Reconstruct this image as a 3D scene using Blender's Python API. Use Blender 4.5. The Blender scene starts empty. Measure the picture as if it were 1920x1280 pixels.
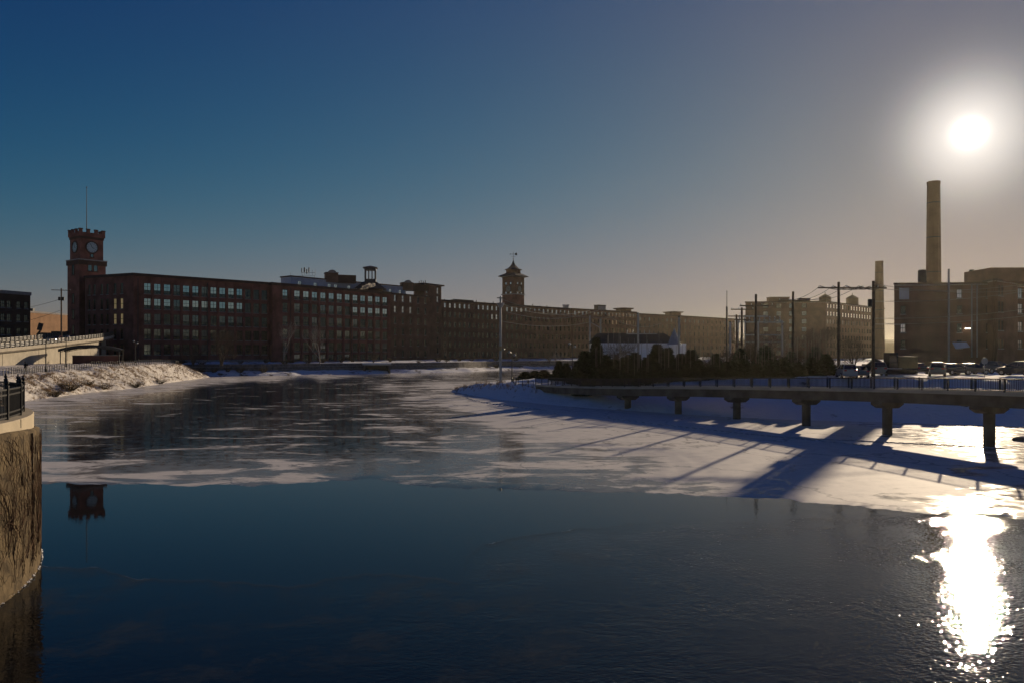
import bpy, bmesh, math, random
from mathutils import Vector, Matrix, noise as mnoise
from mathutils.bvhtree import BVHTree
R = math.radians
random.seed(7)
scn = bpy.context.scene
COL = scn.collection

# ------------------------------------------------------------------ camera, sky, sun, exposure
CAM_H = 7.0          # eye height over the water, metres
F = 1400.0           # focal length in photograph pixels (1920 wide)
HY = 662.0           # horizon row in the photograph
cam_d = bpy.data.cameras.new('camera')
cam = bpy.data.objects.new('camera', cam_d); COL.objects.link(cam)
cam.location = (0, 0, CAM_H); cam.rotation_euler = (R(90), 0, 0)
cam_d.sensor_width = 36.0; cam_d.lens = F / 1920 * 36
cam_d.shift_y = (HY - 640) / 1920
cam_d.clip_start = 0.2; cam_d.clip_end = 20000
scn.camera = cam

SUN = Vector((858, F, 412)).normalized()          # towards the sun
SUN_EL = math.asin(SUN.z); SUN_AZ = math.atan2(SUN.x, SUN.y)
w = bpy.data.worlds.new('World'); scn.world = w; w.use_nodes = True
nt = w.node_tree; nt.nodes.clear()
def N(tree, kind, **kw):
    n = tree.nodes.new(kind)
    for k, v in kw.items(): setattr(n, k, v)
    return n
sky = N(nt, 'ShaderNodeTexSky', sky_type='NISHITA', sun_disc=False, sun_elevation=SUN_EL, sun_rotation=SUN_AZ,
        altitude=50, air_density=1.0, dust_density=0.0, ozone_density=3.0)
L = nt.links.new
# clear winter air: deepen the sky channel by channel (a contrasty print), the same over the whole dome
sep = N(nt, 'ShaderNodeSeparateColor'); com = N(nt, 'ShaderNodeCombineColor'); L(sky.outputs[0], sep.inputs[0])
for i_, (g_, a_, k_) in enumerate(((3.5, 0.0035, 0.237), (2.15, 0.0122, 0.262), (1.35, 0.039, 0.35))):
    pw = N(nt, 'ShaderNodeMath', operation='POWER'); pw.inputs[1].default_value = g_; L(sep.outputs[i_], pw.inputs[0])
    ml = N(nt, 'ShaderNodeMath', operation='MULTIPLY'); ml.inputs[1].default_value = a_ / 0.05; L(pw.outputs[0], ml.inputs[0])
    dn = N(nt, 'ShaderNodeMath', operation='MULTIPLY_ADD'); dn.inputs[1].default_value = 0.05 / k_; dn.inputs[2].default_value = 1.0; L(ml.outputs[0], dn.inputs[0])
    dq = N(nt, 'ShaderNodeMath', operation='DIVIDE'); L(ml.outputs[0], dq.inputs[0]); L(dn.outputs[0], dq.inputs[1]); L(dq.outputs[0], com.inputs[i_])
bg = N(nt, 'ShaderNodeBackground'); bg.inputs[1].default_value = 0.05; L(com.outputs[0], bg.inputs[0])
# the sun's disc and its aureole
tc = N(nt, 'ShaderNodeTexCoord'); dotn = N(nt, 'ShaderNodeVectorMath', operation='DOT_PRODUCT'); dotn.inputs[1].default_value = SUN
L(tc.outputs['Generated'], dotn.inputs[0])
acs = N(nt, 'ShaderNodeMath', operation='ARCCOSINE'); L(dotn.outputs['Value'], acs.inputs[0])
last = bg.outputs[0]
for (wd_, pw_, amp, col_) in ((0.054, 2.0, 0.82, (1, 0.93, 0.84, 1)), (0.284, 1, 0.165, (1, 0.42, 0.05, 1)), (0.0125, 2, 1.5, (1, 0.96, 0.88, 1))):
    dv = N(nt, 'ShaderNodeMath', operation='DIVIDE'); dv.inputs[1].default_value = wd_; L(acs.outputs[0], dv.inputs[0])
    pp = N(nt, 'ShaderNodeMath', operation='POWER'); pp.inputs[1].default_value = pw_; L(dv.outputs[0], pp.inputs[0])
    ng = N(nt, 'ShaderNodeMath', operation='MULTIPLY'); ng.inputs[1].default_value = -1; L(pp.outputs[0], ng.inputs[0])
    ex_ = N(nt, 'ShaderNodeMath', operation='EXPONENT'); L(ng.outputs[0], ex_.inputs[0])
    am = N(nt, 'ShaderNodeMath', operation='MULTIPLY'); am.inputs[1].default_value = amp; L(ex_.outputs[0], am.inputs[0])
    b2 = N(nt, 'ShaderNodeBackground'); b2.inputs[0].default_value = col_; L(am.outputs[0], b2.inputs[1])
    ad = N(nt, 'ShaderNodeAddShader'); L(last, ad.inputs[0]); L(b2.outputs[0], ad.inputs[1]); last = ad.outputs[0]
out = N(nt, 'ShaderNodeOutputWorld'); L(last, out.inputs[0])

sun_d = bpy.data.lights.new('sun', 'SUN'); sun_d.energy = 4.2; sun_d.angle = R(0.53); sun_d.color = (1.0, 0.79, 0.54)
sun_o = bpy.data.objects.new('sun', sun_d); COL.objects.link(sun_o)
sun_o.rotation_euler = (-SUN).to_track_quat('-Z', 'Y').to_euler(); sun_o.location = (60, 60, 80)
vs = scn.view_settings
vs.view_transform = 'Standard'; vs.look = 'None'; vs.exposure = 0.0; vs.gamma = 1.0; vs.use_curve_mapping = False
scn.cycles.use_denoising = True
scn.cycles.max_bounces = 6; scn.cycles.diffuse_bounces = 2; scn.cycles.glossy_bounces = 3
scn.cycles.transparent_max_bounces = 6; scn.cycles.volume_bounces = 0
scn.cycles.sample_clamp_indirect = 4.0

HAZE_DENSITY = 0.00006
HAZE_G = 0.7

# ------------------------------------------------------------------ helpers
def G(x, y, Y):
    """world point seen at photograph pixel (x, y) at real distance Y"""
    return Vector(((x - 960) / F * Y, Y, CAM_H - (y - HY) / F * Y))
def GX(x, Y): return (x - 960) / F * Y
def GZ(y, Y): return CAM_H - (y - HY) / F * Y

class MB:
    def __init__(s): s.v = []; s.f = []
    def add(s, vs_, fs): b = len(s.v); s.v += [tuple(p) for p in vs_]; s.f += [tuple(i + b for i in f) for f in fs]
    def box(s, c, d, rz=0.0, m=None):
        hx, hy, hz = d[0] / 2, d[1] / 2, d[2] / 2
        P = [Vector((x, y, z)) for z in (-hz, hz) for x, y in ((-hx, -hy), (hx, -hy), (hx, hy), (-hx, hy))]
        M = m if m is not None else Matrix.Rotation(rz, 3, 'Z')
        c = Vector(c)
        s.add([M @ p + c for p in P], [(3, 2, 1, 0), (4, 5, 6, 7), (0, 1, 5, 4), (1, 2, 6, 5), (2, 3, 7, 6), (3, 0, 4, 7)])
        return s
    def bx(s, x0, x1, y0, y1, z0, z1): return s.box(((x0 + x1) / 2, (y0 + y1) / 2, (z0 + z1) / 2), (x1 - x0, y1 - y0, z1 - z0))
    def tube(s, pts, rad, n=6, cap=True):
        pts = [Vector(p) for p in pts]
        if not hasattr(rad, '__len__'): rad = [rad] * len(pts)
        b = len(s.v); prev = None
        for i, p in enumerate(pts):
            t = (pts[min(i + 1, len(pts) - 1)] - pts[max(i - 1, 0)]).normalized()
            if prev is None:
                up = Vector((0, 0, 1)) if abs(t.z) < 0.9 else Vector((1, 0, 0))
                a = t.cross(up).normalized()
            else:
                a = (prev - t * prev.dot(t)).normalized()
            prev = a; c = t.cross(a)
            for k in range(n):
                th = 2 * math.pi * k / n
                s.v.append(tuple(p + (a * math.cos(th) + c * math.sin(th)) * rad[i]))
        for i in range(len(pts) - 1):
            for k in range(n):
                k2 = (k + 1) % n
                s.f.append((b + i * n + k, b + i * n + k2, b + (i + 1) * n + k2, b + (i + 1) * n + k))
        if cap:
            s.f.append(tuple(b + k for k in range(n))[::-1]); e = b + (len(pts) - 1) * n
            s.f.append(tuple(e + k for k in range(n)))
        return s
    def lathe(s, c, prof, n=12, rz=0.0):
        """prof: list of (r, z)"""
        c = Vector(c); b = len(s.v)
        for r, z in prof:
            for k in range(n):
                a = 2 * math.pi * k / n + rz
                s.v.append((c.x + r * math.cos(a), c.y + r * math.sin(a), c.z + z))
        for i in range(len(prof) - 1):
            for k in range(n):
                k2 = (k + 1) % n
                s.f.append((b + i * n + k, b + i * n + k2, b + (i + 1) * n + k2, b + (i + 1) * n + k))
        s.f.append(tuple(b + k for k in range(n))[::-1]); e = b + (len(prof) - 1) * n
        s.f.append(tuple(e + k for k in range(n)))
        return s
    def prism(s, poly, z0, z1):
        n = len(poly); b = len(s.v)
        s.v += [(p[0], p[1], z0) for p in poly] + [(p[0], p[1], z1) for p in poly]
        s.f.append(tuple(b + i for i in range(n))[::-1]); s.f.append(tuple(b + n + i for i in range(n)))
        for i in range(n):
            j = (i + 1) % n; s.f.append((b + i, b + j, b + n + j, b + n + i))
        return s
    def mesh(s, name):
        me = bpy.data.meshes.new(name); me.from_pydata(s.v, [], s.f); me.update(); return me
    def build(s, name, mat, parent=None, smooth=False):
        me = s.mesh(name)
        if mat: me.materials.append(mat)
        if smooth: me.polygons.foreach_set('use_smooth', [True] * len(me.polygons))
        return link(name, me, parent)
def link(name, data, parent=None):
    o = bpy.data.objects.new(name, data); COL.objects.link(o)
    if parent is not None: o.parent = parent
    return o
def tag(o, label=None, cat=None, group=None, kind=None):
    if label: o['label'] = label
    if cat: o['category'] = cat
    if group: o['group'] = group
    if kind: o['kind'] = kind
    return o
def thing(name, label, cat, loc=(0, 0, 0), rz=0.0, group=None):
    o = link(name, None); o.location = loc; o.rotation_euler = (0, 0, rz); o.empty_display_size = 0.3
    return tag(o, label, cat, group)
def copy_tree(o, parent=None):
    c = o.copy(); COL.objects.link(c); c.parent = parent
    for ch in KIDS.get(o.name, [x for x in o.children]): copy_tree(ch, c)
    return c
KIDS = {}
def fbm(p, s=1.0, o=4): return mnoise.fractal(Vector(p) * s, 1.0, 2.0, o)

# ------------------------------------------------------------------ materials
def material(name, col, rough=0.85, var=0.25, scale=1.0, bump=0.0, bscale=None, metal=0.0, spec=0.3, col2=None, coords='Object'):
    m = bpy.data.materials.new(name); m.use_nodes = True
    t = m.node_tree; p = t.nodes['Principled BSDF']
    p.inputs['Roughness'].default_value = rough; p.inputs['Metallic'].default_value = metal
    p.inputs['Specular IOR Level'].default_value = spec
    tcn = N(t, 'ShaderNodeTexCoord'); no = N(t, 'ShaderNodeTexNoise'); no.inputs['Scale'].default_value = scale; no.inputs['Detail'].default_value = 6
    t.links.new(tcn.outputs[coords], no.inputs['Vector'])
    r = N(t, 'ShaderNodeValToRGB')
    c2 = col2 or tuple(c * (1 + var) for c in col); c1 = tuple(c * (1 - var) for c in col) if not col2 else col
    r.color_ramp.elements[0].position = 0.35; r.color_ramp.elements[1].position = 0.65
    r.color_ramp.elements[0].color = (*c1, 1); r.color_ramp.elements[1].color = (*c2, 1)
    t.links.new(no.outputs['Fac'], r.inputs[0]); t.links.new(r.outputs[0], p.inputs['Base Color'])
    if bump:
        b = N(t, 'ShaderNodeBump'); b.inputs['Strength'].default_value = bump; b.inputs['Distance'].default_value = 0.05
        n2 = N(t, 'ShaderNodeTexNoise'); n2.inputs['Scale'].default_value = bscale or scale * 6; n2.inputs['Detail'].default_value = 5
        t.links.new(tcn.outputs[coords], n2.inputs['Vector']); t.links.new(n2.outputs['Fac'], b.inputs['Height'])
        t.links.new(b.outputs[0], p.inputs['Normal'])
    return m
def emit_mat(name, col, s):
    m = bpy.data.materials.new(name); m.use_nodes = True; t = m.node_tree
    p = t.nodes['Principled BSDF']; p.inputs['Base Color'].default_value = (*col, 1)
    p.inputs['Emission Color'].default_value = (*col, 1); p.inputs['Emission Strength'].default_value = s
    return m
def glass_mat(name, tint=(0.42, 0.52, 0.5), refl=0.6, rough=0.03, dark=(0.012, 0.013, 0.013)):
    m = bpy.data.materials.new(name); m.use_nodes = True; t = m.node_tree; t.nodes.clear()
    o = N(t, 'ShaderNodeOutputMaterial'); mx = N(t, 'ShaderNodeMixShader'); d = N(t, 'ShaderNodeBsdfDiffuse'); g = N(t, 'ShaderNodeBsdfGlossy')
    d.inputs[0].default_value = (*dark, 1); g.inputs[0].default_value = (*tint, 1); g.inputs['Roughness'].default_value = rough
    mx.inputs[0].default_value = refl
    t.links.new(d.outputs[0], mx.inputs[1]); t.links.new(g.outputs[0], mx.inputs[2]); t.links.new(mx.outputs[0], o.inputs[0])
    return m
M = {}
M['brick'] = material('brick', (0.19, 0.08, 0.062), 0.9, 0.34, 0.35, 0.3, 8)
M['brick_brown'] = material('brick_brown', (0.155, 0.084, 0.057), 0.9, 0.32, 0.35, 0.3, 8)
M['brick_tan'] = material('brick_tan', (0.27, 0.16, 0.09), 0.9, 0.15, 0.5, 0.2, 8)
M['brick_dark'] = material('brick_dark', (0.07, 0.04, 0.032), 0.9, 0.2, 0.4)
M['granite'] = material('granite', (0.27, 0.25, 0.24), 0.85, 0.15, 2)
M['cornice'] = material('cornice', (0.06, 0.035, 0.032), 0.8, 0.2, 1)
M['roofing'] = material('roofing', (0.06, 0.05, 0.042), 0.8, 0.2, 0.5)
M['slate'] = material('slate', (0.045, 0.05, 0.065), 0.6, 0.25, 3)
M['snow'] = material('snow', (0.78, 0.79, 0.82), 0.75, 0.06, 0.5, 0.5, 3, spec=0.2, coords='Object')
M['sash'] = material('sash', (0.03, 0.045, 0.042), 0.6, 0.2, 1)
M['glass'] = glass_mat('glass', (0.5, 0.58, 0.55), 0.45)
M['glass_bright'] = glass_mat('glass_bright', (0.82, 0.98, 0.94), 0.92)  # more mirror-like copy for upper rows, imitating sky reflected only there
M['glass_screen'] = glass_mat('glass_screen', (0.3, 0.38, 0.37), 0.26, 0.1)
M['glass_blind'] = glass_mat('glass_blind', (0.5, 0.58, 0.55), 0.2, 0.08, (0.17, 0.15, 0.12))
M['glass_far'] = glass_mat('glass_far', (0.95, 0.98, 0.93), 0.92)
M['glass_pink'] = glass_mat('glass_pink', (1.0, 0.94, 0.94), 0.95, 0.05)
M['glass_sun_glow'] = emit_mat('glass_sun_glow', (1.0, 0.72, 0.32), 0.16)  # weak glow imitates sunlight seen through the panes
M['penthouse'] = material('penthouse', (0.42, 0.44, 0.48), 0.7, 0.1, 0.5)
M['iron'] = material('iron', (0.012, 0.012, 0.013), 0.42, 0.2, 5, spec=0.5)
M['steel'] = material('steel', (0.3, 0.31, 0.33), 0.5, 0.12, 2, metal=0.4)
M['galv'] = material('galv', (0.36, 0.36, 0.36), 0.45, 0.12, 2, metal=0.5)
M['pole_wood'] = material('pole_wood', (0.1, 0.07, 0.05), 0.9, 0.3, 3)
M['rod'] = material('rod', (0.3, 0.26, 0.22), 0.4, 0.2, 2, metal=0.3)
M['cable'] = material('cable', (0.2, 0.18, 0.16), 0.4, 0.1, 1, spec=0.6)
M['concrete'] = material('concrete', (0.42, 0.38, 0.31), 0.9, 0.12, 0.6, 0.3, 6)
M['concrete_dark'] = material('concrete_dark', (0.13, 0.11, 0.085), 0.9, 0.35, 0.8, 0.4, 6)
M['cap_stone'] = material('cap_stone', (0.5, 0.43, 0.32), 0.9, 0.1, 0.9, 0.3, 10)
M['asphalt'] = material('asphalt', (0.055, 0.055, 0.06), 0.85, 0.2, 0.7)
M['bark'] = material('bark', (0.11, 0.085, 0.065), 0.9, 0.3, 3)
M['bark_pale'] = material('bark_pale', (0.34, 0.3, 0.26), 0.9, 0.25, 3)
M['evergreen'] = material('evergreen', (0.035, 0.05, 0.022), 0.8, 0.4, 1.2)
M['shrub'] = material('shrub', (0.075, 0.058, 0.032), 0.9, 0.4, 2)
M['straw'] = material('straw', (0.34, 0.23, 0.12), 0.9, 0.35, 0.8)
M['ivy'] = material('ivy', (0.12, 0.07, 0.04), 0.9, 0.4, 2)
M['stone'] = material('stone', (0.16, 0.15, 0.145), 0.9, 0.35, 1.2, 0.5, 4)
M['white_paint'] = material('white_paint', (0.78, 0.8, 0.82), 0.6, 0.05, 1)
M['tyre'] = material('tyre', (0.015, 0.015, 0.015), 0.8, 0.1, 3)
M['rim'] = material('rim', (0.4, 0.4, 0.4), 0.3, 0.1, 3, metal=0.9)
M['car_glass'] = glass_mat('car_glass', (0.5, 0.5, 0.5), 0.2, 0.02)
M['lamp_white'] = material('lamp_white', (0.75, 0.75, 0.72), 0.2, 0.05, 3, spec=0.8)
M['lamp_red'] = material('lamp_red', (0.4, 0.02, 0.02), 0.2, 0.05, 3, spec=0.8)
M['headlight'] = emit_mat('headlight', (1.0, 0.9, 0.8), 12.0)  # emission imitates a sun glint on the ramp car
M['floodlight'] = emit_mat('floodlight', (1.0, 0.88, 0.7), 8.0)
M['glass_sky_glow'] = emit_mat('glass_sky_glow', (1.0, 0.86, 0.7), 0.42)  # emission imitates sky brightness in the top-floor panes
M['signal_red'] = emit_mat('signal_red', (1.0, 0.25, 0.3), 10.0)
M['chimney_brick'] = material('chimney_brick', (0.15, 0.093, 0.06), 0.9, 0.15, 0.4, 0.3, 6)
M['yellow'] = material('yellow', (0.32, 0.23, 0.1), 0.5, 0.15, 1)
M['dark_metal'] = material('dark_metal', (0.04, 0.04, 0.042), 0.5, 0.2, 2)
M['skin'] = material('skin', (0.3, 0.18, 0.13), 0.6, 0.1, 5)
M['coat'] = material('coat', (0.015, 0.015, 0.02), 0.9, 0.2, 5)
M['blue_tarp'] = material('blue_tarp', (0.3, 0.42, 0.6), 0.45, 0.1, 1)
M['letters'] = material('letters', (0.19, 0.17, 0.165), 0.9, 0.3, 1.5)
M['clock_face'] = glass_mat('clock_face', (0.6, 0.66, 0.7), 0.5, 0.3, (0.2, 0.2, 0.2))
M['clock_dim'] = glass_mat('clock_dim', (0.4, 0.4, 0.38), 0.4, 0.3, (0.1, 0.095, 0.085))
def paint(name, col): return material('paint_' + name, col, 0.25, 0.05, 1, spec=0.7)

# ------------------------------------------------------------------ setting: ground, water, ice, banks
def resample(line, n):
    pts = [Vector(p if len(p) == 3 else (p[0], p[1], 0)) for p in line]
    m = len(pts) - 1; o = []
    for i in range(n):
        t = i / (n - 1) * m; k = min(int(t), m - 1); u = t - k
        p0, p1, p2, p3 = pts[max(k - 1, 0)], pts[k], pts[k + 1], pts[min(k + 2, m)]
        o.append(0.5 * ((2 * p1) + (p2 - p0) * u + (2 * p0 - 5 * p1 + 4 * p2 - p3) * u * u + (3 * p1 - p0 - 3 * p2 + p3) * u ** 3))
    return o
def loft(name, lines, ncol, nrow, mat, amp=0.25, freq=0.12, kind='structure', smooth=True, rough=(0.0, 0.0)):
    Ls = [resample(l, ncol) for l in lines]
    V = []; rows = []
    for k in range(len(Ls) - 1):
        nr = nrow[k]
        for r in range(nr + (1 if k == len(Ls) - 2 else 0)):
            rows.append((k, r / nr))
    for (k, u) in rows:
        for i in range(ncol):
            p = Ls[k][i].lerp(Ls[k + 1][i], u)
            edge = 0.15 if (k == 0 and u == 0) else 1.0
            p.z += amp * edge * fbm((p.x, p.y, 0), freq, 4)
            if rough[0] and k <= 1: p.z += edge * rough[0] * fbm((p.x, p.y, 7), rough[1], 3)
            V.append(p)
    fs = []
    for j in range(len(rows) - 1):
        for i in range(ncol - 1):
            a = j * ncol + i; fs.append((a, a + 1, a + ncol + 1, a + ncol))
    mb = MB(); mb.add(V, fs); o = mb.build(name, mat, None, smooth)
    tag(o, kind=kind); return o

def snow_bank_mat(name, brown, thr, scale, base=(0.78, 0.79, 0.82)):
    """snow with soil, stalks and grass showing through in patches"""
    m = bpy.data.materials.new(name); m.use_nodes = True; t = m.node_tree; p = t.nodes['Principled BSDF']
    p.inputs['Roughness'].default_value = 0.8; p.inputs['Specular IOR Level'].default_value = 0.2
    c = N(t, 'ShaderNodeTexCoord'); n1 = N(t, 'ShaderNodeTexNoise'); n1.inputs['Scale'].default_value = scale; n1.inputs['Detail'].default_value = 9; n1.inputs['Roughness'].default_value = 0.68
    r = N(t, 'ShaderNodeValToRGB'); e = r.color_ramp.elements; e[0].position = thr - 0.04; e[1].position = thr + 0.05
    e[0].color = (*base, 1); e[1].color = (*brown, 1)
    b = N(t, 'ShaderNodeBump'); b.inputs['Strength'].default_value = 0.7; b.inputs['Distance'].default_value = 0.25
    n2 = N(t, 'ShaderNodeTexNoise'); n2.inputs['Scale'].default_value = 1.6; n2.inputs['Detail'].default_value = 6
    for n in (n1, n2): t.links.new(c.outputs['Object'], n.inputs['Vector'])
    t.links.new(n1.outputs[0], r.inputs[0]); t.links.new(r.outputs[0], p.inputs['Base Color'])
    t.links.new(n2.outputs[0], b.inputs['Height']); t.links.new(b.outputs[0], p.inputs['Normal'])
    return m
M['bank_left'] = snow_bank_mat('bank_left', (0.2, 0.14, 0.085), 0.58, 0.5, (0.72, 0.68, 0.63))
M['bank_far'] = snow_bank_mat('bank_far', (0.07, 0.055, 0.045), 0.58, 0.25)
M['bank_right'] = snow_bank_mat('bank_right', (0.12, 0.095, 0.07), 0.66, 0.22)

g = MB(); g.bx(-3000, 3000, -3000, 3000, -3.0, -2.0)
tag(g.build('ground', M['snow']), kind='structure')

# river water: calm mirror beside the ice, rippled towards the camera and the right
EDGE_PX = [(-420, 900), (-150, 902), (60, 905), (110, 903), (180, 906), (260, 903), (340, 908), (410, 906), (480, 908), (540, 903), (600, 900), (650, 897), (700, 893),
           (745, 903), (800, 912), (850, 914), (905, 913), (960, 915), (1030, 917), (1100, 918), (1160, 922), (1230, 921), (1310, 926),
           (1400, 931), (1470, 934), (1530, 941), (1590, 944), (1640, 950), (1700, 955), (1760, 960), (1850, 964), (1920, 966), (2060, 969), (2300, 972), (2700, 975)]
def edge_y(x):
    for a, b in zip(EDGE_PX, EDGE_PX[1:]):
        if x <= b[0]:
            u = (x - a[0]) / (b[0] - a[0]); return a[1] + (b[1] - a[1]) * u
    return EDGE_PX[-1][1]
SKIM = [(-50, 1052), (80, 1062), (180, 1064), (260, 1085), (420, 1088), (545, 1100), (640, 1080), (740, 1074), (860, 1090), (880, 1040), (900, 1022), (1000, 1000), (1150, 985), (1300, 970), (1500, 962), (1700, 955), (2400, 955)]
def skim_y(x):
    for a, b in zip(SKIM, SKIM[1:]):
        if x <= b[0]: return a[1] + (b[1] - a[1]) * max(0, (x - a[0])) / (b[0] - a[0])
    return 955
def grid_sheet(name, xs, ys, mat, attr, zf=lambda x, y: 0.0):
    mb = MB(); nx = len(xs)
    V = [(x, y, zf(x, y)) for y in ys for x in xs]
    mb.add(V, [(j * nx + i, j * nx + i + 1, (j + 1) * nx + i + 1, (j + 1) * nx + i) for j in range(len(ys) - 1) for i in range(nx - 1)])
    me = mb.mesh(name); me.materials.append(mat)
    for an, fn in attr.items():
        a = me.attributes.new(an, 'FLOAT', 'POINT'); a.data.foreach_set('value', [fn(*v) for v in V])
    return link(name, me)
def smooth01(x): x = max(0.0, min(1.0, x)); return x * x * (3 - 2 * x)
def ripple(x, y, z):
    if y < 3: return 1.0
    px = 960 + F * x / y; py = HY + F * CAM_H / y
    d = (py - skim_y(px) + 14 * mnoise.noise(Vector((x * 0.9, y * 0.9, 3)))) / 14.0
    v = 0.04 + 0.96 * smooth01(d) * (0.35 + 0.65 * smooth01((px - 450) / 800.0))
    near_ice = smooth01((px - 1250) / 350.0) * 0.5
    return max(v, near_ice)
wm = bpy.data.materials.new('water'); wm.use_nodes = True; t = wm.node_tree; t.nodes.clear()
o_ = N(t, 'ShaderNodeOutputMaterial'); p = N(t, 'ShaderNodeBsdfPrincipled'); t.links.new(p.outputs[0], o_.inputs[0])
p.inputs['Base Color'].default_value = (0.004, 0.006, 0.008, 1); p.inputs['IOR'].default_value = 1.33
at = N(t, 'ShaderNodeAttribute'); at.attribute_name = 'ripple'
c = N(t, 'ShaderNodeTexCoord')
n1 = N(t, 'ShaderNodeTexNoise'); n1.inputs['Scale'].default_value = 4.2; n1.inputs['Detail'].default_value = 1.2; n1.inputs['Roughness'].default_value = 0.6
n2 = N(t, 'ShaderNodeTexNoise'); n2.inputs['Scale'].default_value = 0.9; n2.inputs['Detail'].default_value = 3
n3 = N(t, 'ShaderNodeTexNoise'); n3.inputs['Scale'].default_value = 0.35; n3.inputs['Detail'].default_value = 6
mp = N(t, 'ShaderNodeMapping'); mp.inputs['Scale'].default_value = (0.75, 1.0, 1.0); mp.inputs['Rotation'].default_value = (0, 0, R(-28))
t.links.new(c.outputs['Object'], mp.inputs[0])
for n in (n1, n2, n3): t.links.new(mp.outputs[0], n.inputs['Vector'])
mr = N(t, 'ShaderNodeMapRange'); mr.inputs[1].default_value = 0.4; mr.inputs[2].default_value = 0.62; mr.inputs[3].default_value = 0.45; mr.inputs[4].default_value = 1.1
t.links.new(n3.outputs[0], mr.inputs[0])
ms = N(t, 'ShaderNodeMath', operation='MULTIPLY'); t.links.new(at.outputs['Fac'], ms.inputs[0]); t.links.new(mr.outputs[0], ms.inputs[1])
b1 = N(t, 'ShaderNodeBump'); b1.inputs['Distance'].default_value = 0.013; t.links.new(ms.outputs[0], b1.inputs['Strength']); t.links.new(n1.outputs[0], b1.inputs['Height'])
b2 = N(t, 'ShaderNodeBump'); b2.inputs['Distance'].default_value = 0.016; t.links.new(ms.outputs[0], b2.inputs['Strength']); t.links.new(n2.outputs[0], b2.inputs['Height'])
n5 = N(t, 'ShaderNodeTexNoise'); n5.inputs['Scale'].default_value = 12.0; n5.inputs['Detail'].default_value = 0.5; t.links.new(mp.outputs[0], n5.inputs['Vector'])
b5 = N(t, 'ShaderNodeBump'); b5.inputs['Distance'].default_value = 0.0095; t.links.new(ms.outputs[0], b5.inputs['Strength']); t.links.new(n5.outputs[0], b5.inputs['Height'])
t.links.new(b1.outputs[0], b2.inputs['Normal']); t.links.new(b2.outputs[0], b5.inputs['Normal']); t.links.new(b5.outputs[0], p.inputs['Normal'])
rr = N(t, 'ShaderNodeMapRange'); rr.inputs[3].default_value = 0.015; rr.inputs[4].default_value = 0.028; t.links.new(at.outputs['Fac'], rr.inputs[0]); t.links.new(rr.outputs[0], p.inputs['Roughness'])
# faint grey skim of frazil ice where the surface is rough
rc = N(t, 'ShaderNodeValToRGB'); rc.color_ramp.elements[0].position = 0.54; rc.color_ramp.elements[1].position = 0.68
rc.color_ramp.elements[0].color = (0.004, 0.006, 0.008, 1); rc.color_ramp.elements[1].color = (0.03, 0.033, 0.036, 1)
n4 = N(t, 'ShaderNodeTexNoise'); n4.inputs['Scale'].default_value = 1.9; n4.inputs['Detail'].default_value = 9; n4.inputs['Roughness'].default_value = 0.75
t.links.new(c.outputs['Object'], n4.inputs['Vector'])
mm = N(t, 'ShaderNodeMath', operation='MULTIPLY'); t.links.new(n4.outputs[0], mm.inputs[0]); t.links.new(at.outputs['Fac'], mm.inputs[1]); t.links.new(mm.outputs[0], rc.inputs[0])
t.links.new(rc.outputs[0], p.inputs['Base Color'])
ys = [-120, -60, -20, 0, 6] + [8 + i * 0.3 for i in range(115)] + [44, 60, 100, 200, 420]
xs = [-400, -150, -60] + [-34 + i * 0.4 for i in range(171)] + [60, 150, 400]
tag(grid_sheet('water', xs, ys, wm, {'ripple': ripple}), kind='structure')

# river ice with wind-blown snow over dark bare ice
CTRL = [(90, 755, .8), (150, 748, .8), (250, 733, .85), (330, 722, .85), (420, 710, .9), (500, 709, .95), (620, 706, .9), (760, 703, .8), (850, 699, .7), (900, 700, .2), (800, 705, .25),
        (120, 775, .55), (180, 765, .5), (230, 757, .35), (130, 800, .3), (110, 830, .45), (200, 800, .1), (160, 850, .15), (300, 745, .08), (380, 735, .08), (480, 722, .08), (560, 715, .1), (640, 711, .15), (720, 708, .25),
        (300, 780, .12), (400, 770, .2), (450, 750, .15), (520, 740, .12), (600, 730, .12), (680, 728, .2), (760, 715, .3), (820, 707, .4),
        (300, 820, .1), (400, 820, .32), (480, 795, .38), (560, 780, .3), (620, 765, .3), (700, 755, .36), (660, 790, .22), (720, 740, .3), (780, 735, .55), (760, 770, .42),
        (240, 870, .5), (140, 885, .85), (300, 890, .68), (400, 892, .7), (360, 855, .42), (460, 860, .52), (560, 880, .6), (640, 885, .55), (560, 840, .36), (640, 830, .28), (720, 830, .34), (800, 820, .42),
        (700, 880, .5), (780, 880, .42), (880, 870, .46), (860, 840, .44), (960, 840, .5), (1000, 870, .5), (780, 795, .38), (850, 800, .42), (830, 775, .5),
        (740, 725, .75), (830, 722, 1), (800, 745, .8), (900, 760, 1.2), (860, 780, .7), (960, 790, 1.1), (900, 815, .5), (1000, 815, .75), (1080, 830, .95), (1040, 850, .6), (1120, 850, .8),
        (1150, 870, .75), (1210, 880, .62), (1100, 890, .45), (1000, 905, .42), (1200, 905, .5), (1280, 890, 1.1), (1330, 860, 1.3), (1200, 820, 1.3), (1100, 790, 1.3), (1000, 765, 1.3), (1400, 880, 1.3), (1500, 900, 1.3),
        (1400, 918, 1.0), (1560, 925, 1.1), (1700, 930, .85), (1850, 930, .75), (1700, 890, 1.2), (1850, 870, .9), (1600, 830, 1.2), (1450, 800, 1.3), (1800, 815, .6), (1880, 830, .5), (1700, 810, .7), (2100, 850, .8), (2000, 930, .8), (1300, 770, 1.3), (700, 895, .35), (850, 905, .35), (950, 910, .35), (1300, 918, .6)]
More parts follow.
